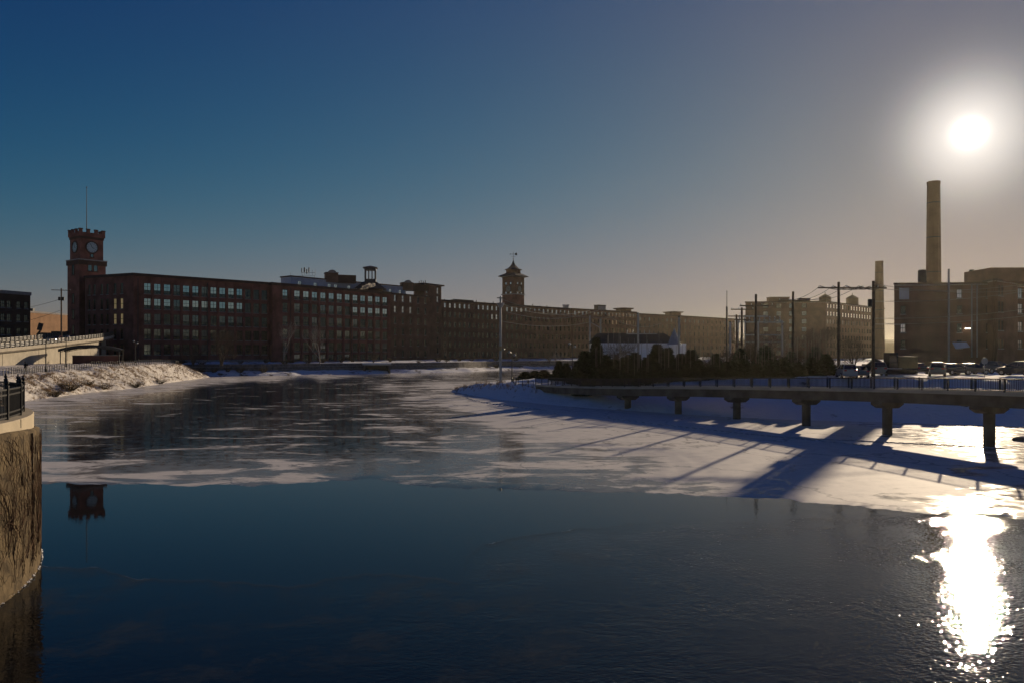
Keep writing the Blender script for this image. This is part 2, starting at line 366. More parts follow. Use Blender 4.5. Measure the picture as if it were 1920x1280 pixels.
def cover(x, y, z):
    px = 960 + F * x / y; py = HY + F * CAM_H / y
    sw = sv = 0.0
    for cx, cy, v in CTRL:
        sy = 5 + 0.055 * (cy - HY)
        d2 = ((px - cx) / 45.0) ** 2 + ((py - cy) / sy) ** 2
        wt = 1.0 / (d2 + 0.15) ** 1.6; sw += wt; sv += wt * (v if v < 1 else 1 + (v - 1) * 2.5)
    return sv / sw
im = bpy.data.materials.new('river_ice'); im.use_nodes = True; t = im.node_tree; t.nodes.clear()
o_ = N(t, 'ShaderNodeOutputMaterial'); mx = N(t, 'ShaderNodeMixShader')
bare = N(t, 'ShaderNodeBsdfPrincipled'); sn = N(t, 'ShaderNodeBsdfPrincipled')
bare.inputs['Base Color'].default_value = (0.012, 0.016, 0.02, 1); bare.inputs['Roughness'].default_value = 0.09; bare.inputs['IOR'].default_value = 1.31
sn.inputs['Roughness'].default_value = 0.7; sn.inputs['Specular IOR Level'].default_value = 0.12
c = N(t, 'ShaderNodeTexCoord'); at = N(t, 'ShaderNodeAttribute'); at.attribute_name = 'cover'
na = N(t, 'ShaderNodeTexNoise'); na.inputs['Scale'].default_value = 0.24; na.inputs['Detail'].default_value = 8; na.inputs['Roughness'].default_value = 0.68; na.inputs['Distortion'].default_value = 0.6
mpi = N(t, 'ShaderNodeMapping'); mpi.inputs['Scale'].default_value = (0.6, 1.2, 1); mpi.inputs['Rotation'].default_value = (0, 0, R(6))
t.links.new(c.outputs['Object'], mpi.inputs[0]); t.links.new(mpi.outputs[0], na.inputs['Vector'])
nb = N(t, 'ShaderNodeTexNoise'); nb.inputs['Scale'].default_value = 1.1; nb.inputs['Detail'].default_value = 7; nb.inputs['Roughness'].default_value = 0.65; t.links.new(c.outputs['Object'], nb.inputs['Vector'])
k1 = N(t, 'ShaderNodeMath', operation='MULTIPLY_ADD'); k1.inputs[1].default_value = 3.4; k1.inputs[2].default_value = -1.7; t.links.new(na.outputs[0], k1.inputs[0])
k2 = N(t, 'ShaderNodeMath', operation='ADD'); t.links.new(k1.outputs[0], k2.inputs[0]); t.links.new(at.outputs['Fac'], k2.inputs[1])
k3 = N(t, 'ShaderNodeMapRange', interpolation_type='SMOOTHSTEP'); k3.inputs[1].default_value = 0.3; k3.inputs[2].default_value = 0.86; t.links.new(k2.outputs[0], k3.inputs[0])
k4 = N(t, 'ShaderNodeMath', operation='MULTIPLY_ADD'); k4.inputs[1].default_value = 0.5; k4.inputs[2].default_value = -0.25; t.links.new(nb.outputs[0], k4.inputs[0])
k5 = N(t, 'ShaderNodeMath', operation='ADD', use_clamp=True); t.links.new(k4.outputs[0], k5.inputs[0]); t.links.new(k3.outputs[0], k5.inputs[1])
k6 = N(t, 'ShaderNodeMath', operation='MULTIPLY', use_clamp=True); t.links.new(k5.outputs[0], k6.inputs[0]); t.links.new(k3.outputs[0], k6.inputs[1])
rcol = N(t, 'ShaderNodeValToRGB'); rcol.color_ramp.elements[0].color = (0.5, 0.5, 0.52, 1); rcol.color_ramp.elements[1].color = (0.8, 0.76, 0.715, 1)
t.links.new(nb.outputs[0], rcol.inputs[0]); t.links.new(rcol.outputs[0], sn.inputs['Base Color'])
bp = N(t, 'ShaderNodeBump'); bp.inputs['Strength'].default_value = 0.35; bp.inputs['Distance'].default_value = 0.06; t.links.new(nb.outputs[0], bp.inputs['Height']); t.links.new(bp.outputs[0], sn.inputs['Normal'])
bp2 = N(t, 'ShaderNodeBump'); bp2.inputs['Strength'].default_value = 0.06; bp2.inputs['Distance'].default_value = 0.03; t.links.new(nb.outputs[0], bp2.inputs['Height']); t.links.new(bp2.outputs[0], bare.inputs['Normal'])
fa = N(t, 'ShaderNodeMath', operation='MULTIPLY_ADD'); fa.inputs[1].default_value = 0.55; t.links.new(nb.outputs[0], fa.inputs[0]); t.links.new(at.outputs['Fac'], fa.inputs[2])
fb_ = N(t, 'ShaderNodeMapRange', interpolation_type='SMOOTHSTEP'); fb_.inputs[1].default_value = 0.5; fb_.inputs[2].default_value = 0.95; fb_.inputs[3].default_value = 0.0; fb_.inputs[4].default_value = 0.24; t.links.new(fa.outputs[0], fb_.inputs[0])
vc = N(t, 'ShaderNodeTexVoronoi', feature='DISTANCE_TO_EDGE'); vc.inputs['Scale'].default_value = 0.11; wq = N(t, 'ShaderNodeMixRGB'); wq.inputs[0].default_value = 0.02; t.links.new(c.outputs['Object'], wq.inputs[1])
nw = N(t, 'ShaderNodeTexNoise'); nw.inputs['Scale'].default_value = 0.3; nw.inputs['Detail'].default_value = 5; t.links.new(c.outputs['Object'], nw.inputs['Vector']); nsx = N(t, 'ShaderNodeVectorMath', operation='SCALE'); nsx.inputs['Scale'].default_value = 250.0; t.links.new(nw.outputs['Color'], nsx.inputs[0]); t.links.new(nsx.outputs[0], wq.inputs[2]); t.links.new(wq.outputs[0], vc.inputs['Vector'])
ck = N(t, 'ShaderNodeMapRange'); ck.inputs[1].default_value = 0.004; ck.inputs[2].default_value = 0.014; ck.inputs[3].default_value = 0.6; ck.inputs[4].default_value = 1.0; t.links.new(vc.outputs['Distance'], ck.inputs[0])
k7 = N(t, 'ShaderNodeMath', operation='MULTIPLY'); t.links.new(k6.outputs[0], k7.inputs[0]); t.links.new(ck.outputs[0], k7.inputs[1])
km = N(t, 'ShaderNodeMath', operation='MAXIMUM'); t.links.new(k7.outputs[0], km.inputs[0]); t.links.new(fb_.outputs[0], km.inputs[1])
br_ = N(t, 'ShaderNodeMapRange'); br_.inputs[1].default_value = 0.35; br_.inputs[2].default_value = 0.65; br_.inputs[3].default_value = 0.04; br_.inputs[4].default_value = 0.22; t.links.new(nb.outputs[0], br_.inputs[0]); t.links.new(br_.outputs[0], bare.inputs['Roughness'])
t.links.new(km.outputs[0], mx.inputs[0]); t.links.new(bare.outputs[0], mx.inputs[1]); t.links.new(sn.outputs[0], mx.inputs[2]); t.links.new(mx.outputs[0], o_.inputs[0])
def build_ice():
    """columns fan out in plan so that near ice is finer than far ice; the front edge is ragged"""
    cols = [-420 + i * 12 for i in range(262)]
    nr = 70; V = []; cov = []
    Yfar = 430.0
    for j in range(nr + 1):
        for px in cols:
            ey = edge_y(px)
            Y0 = F * CAM_H / (ey - HY); Y0 += 0.55 * fbm((px * 0.02, 1.3, 0), 1.0, 4) + 0.25 * fbm((px * 0.09, 5.3, 0), 1.0, 4)
            u = j / nr; Y = Y0 * (Yfar / Y0) ** (u ** 1.0)
            X = (px - 960) / F * Y
            V.append((X, Y, 0.02 + 0.012 * fbm((X, Y, 0), 0.25, 3))); cov.append(cover(X, Y, 0))
    nc = len(cols); mb = MB()
    mb.add(V, [(j * nc + i, j * nc + i + 1, (j + 1) * nc + i + 1, (j + 1) * nc + i) for j in range(nr) for i in range(nc - 1)])
    b = len(mb.v)
    for i in range(nc): mb.v.append((V[i][0], V[i][1] - 0.28 - 0.12 * abs(fbm((V[i][0], 0, 3), 1.2, 3)), -0.003))
    mb.f += [(b + i, b + i + 1, i + 1, i) for i in range(nc - 1)]
    cov += cov[:nc]
    me = mb.mesh('ice'); me.materials.append(im)
    a = me.attributes.new('cover', 'FLOAT', 'POINT'); a.data.foreach_set('value', cov)
    me.polygons.foreach_set('use_smooth', [True] * len(me.polygons))
    tag(link('ice', me), kind='structure')
build_ice()

def thin_ice():
    cols = [-60 + i * 10 for i in range(215)]; nr = 40; V = []; ed = []; fd = []
    for j in range(nr + 1):
        for px in cols:
            y0 = skim_y(px) + 5 * fbm((px * .03, 2, 0), 1, 4); y1 = 1330.0; u = (j / nr) ** 1.6; py = y0 + (y1 - y0) * u
            Y = F * CAM_H / (py - HY); V.append(((px - 960) / F * Y, Y, 0.009)); ed.append(math.exp(-(py - y0) / 3.0) * smooth01((1300 - px) / 300.0) if px < 1300 else 0.0); fd.append(smooth01((1450 - px) / 450.0))
    nc = len(cols); mb = MB(); mb.add(V, [(j * nc + i, j * nc + i + 1, (j + 1) * nc + i + 1, (j + 1) * nc + i) for j in range(nr) for i in range(nc - 1)])
    me = mb.mesh('thin_ice'); a = me.attributes.new('fade', 'FLOAT', 'POINT'); a.data.foreach_set('value', fd); a = me.attributes.new('edge', 'FLOAT', 'POINT'); a.data.foreach_set('value', ed)
    m = bpy.data.materials.new('thin_ice'); m.use_nodes = True; t = m.node_tree; t.nodes.clear(); o_ = N(t, 'ShaderNodeOutputMaterial'); mx = N(t, 'ShaderNodeMixShader'); tr = N(t, 'ShaderNodeBsdfTransparent'); p = N(t, 'ShaderNodeBsdfPrincipled')
    p.inputs['Base Color'].default_value = (0.07, 0.078, 0.085, 1); p.inputs['Roughness'].default_value = 0.3; p.inputs['IOR'].default_value = 1.31
    c = N(t, 'ShaderNodeTexCoord'); n1 = N(t, 'ShaderNodeTexNoise'); n1.inputs['Scale'].default_value = 0.45; n1.inputs['Detail'].default_value = 10; n1.inputs['Roughness'].default_value = 0.75; n1.inputs['Distortion'].default_value = 0.2
    t.links.new(c.outputs['Object'], n1.inputs['Vector']); mr = N(t, 'ShaderNodeMapRange'); mr.inputs[1].default_value = 0.5; mr.inputs[2].default_value = 0.68; mr.inputs[4].default_value = 0.4; t.links.new(n1.outputs[0], mr.inputs[0])
    at = N(t, 'ShaderNodeAttribute'); at.attribute_name = 'edge'; m2 = N(t, 'ShaderNodeMath', operation='MULTIPLY'); m2.inputs[1].default_value = 0.5; t.links.new(at.outputs['Fac'], m2.inputs[0])
    ad = N(t, 'ShaderNodeMath', operation='ADD', use_clamp=True); t.links.new(mr.outputs[0], ad.inputs[0]); t.links.new(m2.outputs[0], ad.inputs[1])
    af = N(t, 'ShaderNodeAttribute'); af.attribute_name = 'fade'; mf = N(t, 'ShaderNodeMath', operation='MULTIPLY'); t.links.new(ad.outputs[0], mf.inputs[0]); t.links.new(af.outputs['Fac'], mf.inputs[1])
    t.links.new(mf.outputs[0], mx.inputs[0]); t.links.new(tr.outputs[0], mx.inputs[1]); t.links.new(p.outputs[0], mx.inputs[2]); t.links.new(mx.outputs[0], o_.inputs[0]); me.materials.append(m)
    tag(link('thin_ice', me), kind='structure')
thin_ice()
# far bank in front of the mills
shore = [(-108, 232, 0), (-97, 228, 0), (-89.7, 228, 0), (-76.7, 233, 0), (-63, 245, 0), (-44, 258, 0), (-18, 280, 0), (-2, 315, 0), (30, 338, 0), (60, 345, 0), (100, 335, 0), (140, 325, 0), (300, 320, 0), (900, 300, 0)]
def off(line, d, z, jx=-0.69, jy=0.72): return [(p[0] + jx * d, p[1] + jy * d, z) for p in line]
far_line = [(-2600, 1500, 8), (-2200, 2000, 8), (-1900, 2300, 8), (-1500, 2500, 8), (-1200, 2700, 8), (-800, 2800, 8), (-300, 2900, 8), (100, 2900, 8), (500, 2900, 8), (900, 2900, 8), (1300, 2800, 8), (1700, 2700, 8), (2200, 2400, 8), (2800, 1500, 8)]
loft('far_bank', [shore, off(shore, 3.0, 0.9), off(shore, 7.0, 1.4), off(shore, 7.8, 3.5), off(shore, 20, 4.0), off(shore, 60, 4.3), far_line], 230, [4, 3, 1, 6, 4, 4], M['bank_far'], 0.55, 0.13)
# left bank and its terrace
lb0 = [(-64, 60, 0), (-68, 90, 0), (-72, 114, 0), (-74.6, 129, 0), (-76.4, 151, 0), (-83, 185, 0), (-90, 223, 0), (-99, 231, 0)]
lb1 = [(-73, 66, 3.0), (-77.5, 98, 3.1), (-80.5, 121, 3.2), (-81.8, 133, 3.5), (-84.5, 153, 3.9), (-88, 178, 4.2), (-92.5, 208, 3.9), (-101, 233, 2.4)]
lb2 = [(-84, 72, 3.7), (-88, 104, 3.9), (-90.5, 124, 4.1), (-91.5, 136, 4.3), (-94, 155, 4.5), (-97, 180, 4.6), (-101, 209, 4.4), (-106, 236, 4.2)]
lb3 = [(-260, 40, 4), (-260, 100, 4.3), (-260, 140, 4.5), (-260, 170, 4.5), (-260, 210, 4.5), (-250, 240, 4.5), (-230, 270, 4.5), (-200, 300, 4.2)]
lb4 = [(-2500, -400, 6), (-2500, 100, 6), (-2500, 300, 6), (-2500, 500, 6), (-2500, 700, 6), (-2400, 900, 6), (-2300, 1200, 6), (-2200, 1600, 6)]
loft('left_bank', [lb0, lb1, lb2, lb3, lb4], 200, [14, 6, 6, 3], M['bank_left'], 0.35, 0.2, rough=(0.35, 0.7))
# right bank: park spit, slope under the bridge, parking lot
rb0 = [(-11.3, 138, 0), (-6.5, 124, 0), (-2.4, 114, 0), (3.7, 104, 0), (9.3, 96, 0), (13.5, 92, 0), (18.5, 87, 0), (24, 82, 0), (30, 78.5, 0), (37.5, 76, 0), (44.8, 73, 0), (51, 70, 0), (80, 55, 0), (140, 10, 0), (200, -120, 0)]
rb1 = [(-10.3, 139.5, 0.5), (-5.5, 131, 1.7), (-1, 124, 2.1), (4.5, 113, 2.2), (10.8, 105, 2.5), (16, 101, 2.9), (22, 97, 3.3), (28, 94, 3.7), (35.2, 90, 4.0), (44, 88, 4.1), (53.6, 86, 4.2), (61, 84, 4.2), (92, 70, 4.3), (155, 20, 4.5), (215, -115, 4.5)]
rb2 = [(-9.8, 141, 0.5), (-3, 140, 1.7), (3, 138, 2.2), (9, 135, 2.6), (17, 130, 3.0), (24, 126, 3.4), (31, 122, 3.7), (38, 118, 4.0), (46, 114, 4.2), (56, 112, 4.2), (66, 110, 4.2), (76, 108, 4.2), (110, 95, 4.3), (180, 40, 4.5), (240, -100, 4.5)]
rb3 = [(-10, 143, 0.1), (-5, 156, 0.1), (4, 178, 0.1), (18, 196, 0.4), (32, 206, 1.5), (46, 214, 2.5), (60, 220, 3), (75, 228, 3.4), (92, 236, 3.6), (112, 244, 3.8), (140, 250, 4), (180, 250, 4), (260, 230, 4), (400, 120, 4.5), (500, -60, 4.5)]
rb4 = [(-9.5, 143.6, -0.3), (-4, 158, -.3), (6, 181, -.3), (21, 199, -.3), (60, 300, 2), (80, 310, 3), (100, 318, 3.4), (120, 324, 3.6), (150, 330, 3.8), (180, 335, 4), (240, 340, 4), (320, 340, 4), (900, 500, 4), (2000, 700, 5), (2600, -200, 5)]
loft('right_bank', [rb0, rb1, rb2, rb3, rb4], 240, [12, 10, 6, 3], M['bank_right'], 0.3, 0.22, rough=(0.12, 0.8))
# low wooded hills round the horizon
def hills():
    mb = MB(); n = 240; V = []
    prof = [(0, 0.0), (40, 0.55), (120, 0.9), (300, 1.0), (700, 0.8)]
    for k in range(n):
        a = 2 * math.pi * k / n
        az = math.degrees(math.atan2(math.cos(a), math.sin(a))) % 360      # clockwise from +Y
        d0 = 1450
        h = 34 + 8 * fbm((math.cos(a) * 9, math.sin(a) * 9, 2), 1, 4)
        bump_ = math.exp(-((az - 118) / 36.0) ** 2)                            # added unseen rise, meant to darken reflections in the mill windows
        h += bump_ * (12 + 6 * fbm((math.cos(a) * 26, math.sin(a) * 26, 5), 1, 4))
        for r, f in prof:
            V.append((math.cos(a) * (d0 + r), math.sin(a) * (d0 + r), 2 + h * f + (3.0 * fbm((math.cos(a) * 90, math.sin(a) * 90, r), 1, 3) if f > 0 else 0)))
    m = len(prof)
    mb.add(V, [(k * m + j, ((k + 1) % n) * m + j, ((k + 1) % n) * m + j + 1, k * m + j + 1) for k in range(n) for j in range(m - 1)])
    tag(mb.build('hills', material('wooded_hill', (0.05, 0.045, 0.035), 0.95, 0.35, 0.02), None, True), kind='structure')
hills()
# thin winter haze, its density raised to imitate the lens flare veil
hz = MB(); hz.bx(-3300, 3300, -3300, 3300, -4.0, 64.5)
hm = bpy.data.materials.new('haze'); hm.use_nodes = True; t = hm.node_tree; t.nodes.clear()
o_ = N(t, 'ShaderNodeOutputMaterial'); pv = N(t, 'ShaderNodeVolumePrincipled')
pv.inputs['Color'].default_value = (1.0, 0.92, 0.7, 1); pv.inputs['Density'].default_value = HAZE_DENSITY; pv.inputs['Anisotropy'].default_value = HAZE_G
t.links.new(pv.outputs[0], o_.inputs['Volume'])
tag(hz.build('haze', hm), kind='stuff')

# ------------------------------------------------------------------ buildings
WIN_CACHE = {}
def window_meshes(wd, ht, style):
    key = (round(wd, 2), round(ht, 2), style)
    if key in WIN_CACHE: return WIN_CACHE[key]
    f = MB(); t_ = 0.09 if style != 'far' else 0.13; d0, d1 = 0.14, 0.24
    f.bx(0, t_, d0, d1, 0, ht); f.bx(wd - t_, wd, d0, d1, 0, ht); f.bx(t_, wd - t_, d0, d1, 0, t_); f.bx(t_, wd - t_, d0, d1, ht - t_, ht)
    split = 0.34 * ht if style == 'mill' else 0.5 * ht
    if style in ('mill', 'sash', 'far'):
        f.bx(t_, wd - t_, d0 + 0.003, d1 - 0.003, split - 0.06, split + 0.06)
    if style == 'mill':
        f.bx(wd / 2 - 0.07, wd / 2 + 0.07, d0 + 0.006, d1 - 0.006, t_, ht - t_)
        z = split + (ht - split) / 2; f.bx(t_, wd - t_, d0 + 0.009, d1 - 0.009, z - 0.055, z + 0.055)
        for fx in (0.26, 0.74): f.bx(wd * fx - 0.022, wd * fx + 0.022, d0 + 0.03, d1 - 0.03, t_, ht - t_)
        for fz in (0.25, 0.75):
            z = split + (ht - split) * fz; f.bx(t_, wd - t_, d0 + 0.034, d1 - 0.034, z - 0.022, z + 0.022)
    elif style == 'sash':
        f.bx(wd / 2 - 0.04, wd / 2 + 0.04, d0 + 0.006, d1 - 0.006, t_, ht - t_)
    fr = f.mesh('window'); fr.materials.append(M['sash'])
    lo = split if style == 'mill' else t_
    g_ = MB(); g_.add([(t_ * .5, 0.2, lo), (wd - t_ * .5, 0.2, lo), (wd - t_ * .5, 0.2, ht - t_ * .5), (t_ * .5, 0.2, ht - t_ * .5)], [(0, 1, 2, 3)])
    s_ = MB(); s_.add([(t_ * .5, 0.2, t_ * .5), (wd - t_ * .5, 0.2, t_ * .5), (wd - t_ * .5, 0.2, lo), (t_ * .5, 0.2, lo)], [(0, 1, 2, 3)])
    si = MB(); si.bx(-0.12, wd + 0.12, -0.09, 0.14, -0.22, -0.003); sm = si.mesh('sill'); sm.materials.append(M['granite'])
    WIN_CACHE[key] = (fr, g_, s_, sm); return WIN_CACHE[key]
PANE_CACHE = {}
def pane_mesh(key, mb, mat, nm='pane'):
    k = (key, mat.name)
    if k not in PANE_CACHE:
        me = mb.mesh(nm); me.materials.append(mat); PANE_CACHE[k] = me
    return PANE_CACHE[k]
rw = random.Random(11)
def wall_panel(root, rootpos, P, Q, H, z0, cols, rows, mat, thick=0.4, skip=(), style='mill', glass=None, sills=True, name='wall', lit=(), tilt=0.5, glass_by=None):
    """wall from P to Q (outside on the right hand); openings are real holes with reveals, each with a window object"""
    P = Vector((P[0], P[1], 0)); Q = Vector((Q[0], Q[1], 0)); d = Q - P; L_ = d.length; ang = math.atan2(d.y, d.x)
    mb = MB()
    def quad(u0, u1, v0, v1):
        mb.add([(u0, 0, v0), (u1, 0, v0), (u1, 0, v1), (u0, 0, v1)], [(0, 1, 2, 3)])
    v = 0.0
    for ri, (r0, r1) in enumerate(rows):
        if r0 > v: quad(0, L_, v, r0)
        u = 0.0
        for ci, (c0, c1) in enumerate(cols):
            if (ri, ci) in skip: continue
            quad(u, c0, r0, r1); u = c1
            t_ = thick
            mb.add([(c0, 0, r0), (c1, 0, r0), (c1, t_, r0), (c0, t_, r0), (c0, 0, r1), (c1, 0, r1), (c1, t_, r1), (c0, t_, r1)],
                   [(0, 1, 2, 3), (7, 6, 5, 4), (0, 3, 7, 4), (2, 1, 5, 6)])
        quad(u, L_, r0, r1); v = r1
    if v < H: quad(0, L_, v, H)
    mb.add([(0, thick, 0), (L_, thick, 0), (L_, thick, H), (0, thick, H)], [(3, 2, 1, 0)])
    o = mb.build(name, mat, root)
    loc = P - Vector((rootpos[0], rootpos[1], 0)) + Vector((0, 0, z0 - rootpos[2]))
    o.location = loc; o.rotation_euler = (0, 0, ang)
    Mx = Matrix.Rotation(ang, 3, 'Z')
    for ri, (r0, r1) in enumerate(rows):
        for ci, (c0, c1) in enumerate(cols):
            if (ri, ci) in skip: continue
            fr, g_, s_, sm = window_meshes(c1 - c0, r1 - r0, style)
            wn = link('window', fr, root); wn.location = loc + Mx @ Vector((c0, 0, r0)); wn.rotation_euler = (0, 0, ang)
            gm = M['glass_sun_glow'] if (ri, ci) in lit else (glass_by(ri, ci) if glass_by else (glass or M['glass']))
            key = (round(c1 - c0, 2), round(r1 - r0, 2), style)
            pn = link('pane', pane_mesh(key, g_, gm), wn)
            pn.rotation_euler = (R(rw.uniform(-tilt, tilt)), 0, R(rw.uniform(-tilt, tilt)))
            if style == 'mill':
                link('insect_screen', pane_mesh((key, 's'), s_, M['glass_screen'], 'insect_screen'), wn)
            if sills: link('sill', sm, wn)
    return L_, ang, loc
def edge_box(root, rootpos, P, Q, u0, u1, y0, y1, z0, z1, mat, name):
    P = Vector((P[0], P[1], 0)); Q = Vector((Q[0], Q[1], 0)); d = Q - P; ang = math.atan2(d.y, d.x)
    mb = MB(); mb.bx(u0, u1, y0, y1, z0, z1); o = mb.build(name, mat, root)
    o.location = P - Vector((rootpos[0], rootpos[1], 0)); o.rotation_euler = (0, 0, ang); return o
def evenly(a, b, n, wd):
    """n openings of width wd centred in n equal bays between a and b"""
    s = (b - a) / n; return [(a + s * (i + .5) - wd / 2, a + s * (i + .5) + wd / 2) for i in range(n)]
def dist(P, Q): return math.hypot(P[0] - Q[0], P[1] - Q[1])
def building(name, label, cat, foot, z0, z1, specs, mat, roof_mat=None, cornice=(0.35, 0.9), group=None, cornice_mat=None, parapet=0.3):
    """foot: CCW plan polygon; specs: {edge index: dict(cols, rows, ...)}"""
    rp = (foot[0][0], foot[0][1], z0); root = thing(name, label, cat, rp, 0, group)
    n = len(foot)
    for i in range(n):
        P, Q = foot[i], foot[(i + 1) % n]; sp = dict(specs.get(i, {}))
        cols = sp.pop('cols', []); rows = sp.pop('rows', [])
        wall_panel(root, rp, P, Q, z1 - z0, z0, cols, rows, sp.pop('mat', mat), **sp)
        if cornice:
            L_ = dist(P, Q); e = 0.006 * i
            edge_box(root, rp, P, Q, -cornice[0] + 0.01 * i, L_ + cornice[0] - 0.01 * i, -cornice[0] + e, 0.42 + e, z1 - z0 - cornice[1] + e, z1 - z0 + e + 0.05, cornice_mat or M['cornice'], 'cornice')
    rf = MB(); rf.prism([(p[0] - rp[0], p[1] - rp[1]) for p in foot], z1 - z0 - parapet - 0.3, z1 - z0 - parapet); rf.build('roof', roof_mat or M['snow'], root)
    return root
def rows_of(first, pitch, ht, n): return [(first + pitch * i, first + pitch * i + ht) for i in range(n)]

ZB = 4.0                                         # mill yard level
# --- big mill block with the long grid of wide windows, near end of the row
A0 = (-136.5, 239.0); A1 = (-116.6, 230.0); A2 = (-83.6, 261.8); A3 = (-101.0, 280.0); A4 = (-150, 262)
LA = dist(A1, A2); LW = dist(A0, A1)
uA = [(3.1 + 2.95 * i, 3.1 + 2.95 * i + 2.0) for i in range(14)]
rowsA = rows_of(2.6, 4.72, 3.25, 5)
darkA = M['glass_screen']
def gA(ri, ci):
    if ci in (11, 12, 13): return darkA
    if ri >= 3: return M['glass_bright'] if rw.random() > 0.06 else M['glass']
    return rw.choice([M['glass'], M['glass'], darkA, M['glass_blind']])
uW = [(1.2, 2.3), (3.6, 4.7), (7.0, 8.1), (9.6, 10.7), (13.0, 14.2), (16.0, 17.2)]
def gW(ri, ci): return darkA
millA = building('mill_building', 'dark red brick mill beside the crenellated clock tower, wide grid of teal windows', 'mill',
    [A1, A2, A3, A4, A0], ZB, 31.6,
    {0: dict(cols=uA, rows=rowsA, glass_by=gA), 4: dict(cols=uW, rows=rowsA, style='sash', glass_by=gW, lit=((2, 4), (2, 5), (3, 4), (3, 5)) )}, M['brick'], cornice=(0.4, 0.8), group='brick mills along the far bank')  # listed wing panes glow in place of sunlight showing through
rpA = (A1[0], A1[1], ZB)
for i in range(15):
    u = 2.1 + 2.95 * i + (0.42 if i else 0.3)
    edge_box(millA, rpA, A1, A2, u - 0.3, u + 0.3, -0.22, 0.05, 0.6, 26.4, M['brick'], 'pilaster')
edge_box(millA, rpA, A1, A2, 0.1, LA - 0.1, -0.3, 0.05, -0.6, 0.9, M['granite'], 'plinth')
# --- second block, slightly forward, with the faded painted lettering
B0 = (-83.3, 259.3); B1 = (-49.0, 301.0); B2 = (-66.0, 316.0); B3 = (-100.5, 277)
LB = dist(B0, B1)
uB = [(4.2, 6.2)] + [(9.0 + 3.72 * i, 9.0 + 3.72 * i + 2.35) for i in range(12)]
def gB(ri, ci):
    if ri == 5 or ri == 4: return M['glass_bright'] if (ri == 5 or ci > 7) else (M['glass'] if rw.random() > 0.4 else darkA)
    return rw.choice([M['glass'], darkA, darkA, M['glass_blind']])
rowsB = rows_of(0.5, 4.55, 3.3, 1) + rows_of(3.9, 4.72, 3.25, 5)
rowsB = [(0.4, 2.6)] + rows_of(3.7, 4.6, 3.2, 5)
millB = building('mill_building', 'brick mill with faded white painted lettering between its window rows', 'mill', [B0, B1, B2, B3], ZB, 31.5,
    {0: dict(cols=uB, rows=rowsB, glass_by=gB)}, M['brick'], cornice=(0.45, 0.9), group='brick mills along the far bank')
rpB = (B0[0], B0[1], ZB)
for i in range(13):
    u = 8.3 + 3.72 * i
    edge_box(millB, rpB, B0, B1, u - 0.36, u + 0.36, -0.24, 0.05, 0.3, 26.2, M['brick'], 'pilaster')
edge_box(millB, rpB, B0, B1, 0.2, 3.4, -0.2, 0.05, 0.3, 26.3, M['brick'], 'pilaster')
def lettering(root, rp, P, Q, u, z, txt, size, nm):
    cu = bpy.data.curves.new(nm, 'FONT'); cu.body = txt; cu.size = size; cu.extrude = 0.004; cu.space_character = 1.35
    tmp = link(nm + '_curve', cu); bpy.context.view_layer.update()
    me = bpy.data.meshes.new_from_object(tmp.evaluated_get(bpy.context.evaluated_depsgraph_get())); bpy.data.objects.remove(tmp)
    me.materials.clear(); me.materials.append(M['letters']); o = link(nm, me, root)
    d = Vector((Q[0] - P[0], Q[1] - P[1], 0)); a = math.atan2(d.y, d.x)
    Mx = Matrix.Rotation(a, 3, 'Z')
    o.location = Vector((P[0] - rp[0], P[1] - rp[1], 0)) + Mx @ Vector((u, -0.255, z)); o.rotation_euler = (R(90), 0, a)
    return o
# the lettering has weathered to ghost strokes; only the last word can still be read
for (u, z, t_, s_) in ((10.4, 21.15, 'I I  I I  E  H H I  E I  E  I I  I', 1.15), (19.0, 16.55, 'I H I I  I I  I I  I', 1.05), (11.6, 11.9, 'L A I E S I    O U I    I I O', 1.1), (37.2, 11.9, 'FLANNELS', 1.15)):
    lettering(millB, rpB, B0, B1, u, z, t_, s_, 'lettering')
for (rt, rp0, P_, Q_, us) in ((millA, rpA, A1, A2, (1.2, 22.6, 45.0)), (millB, rpB, B0, B1, (7.2, 34.0))):
    for u in us: edge_box(rt, rp0, P_, Q_, u - .09, u + .09, -.42, -.26, .6, 26.0, M['dark_metal'], 'downpipe')
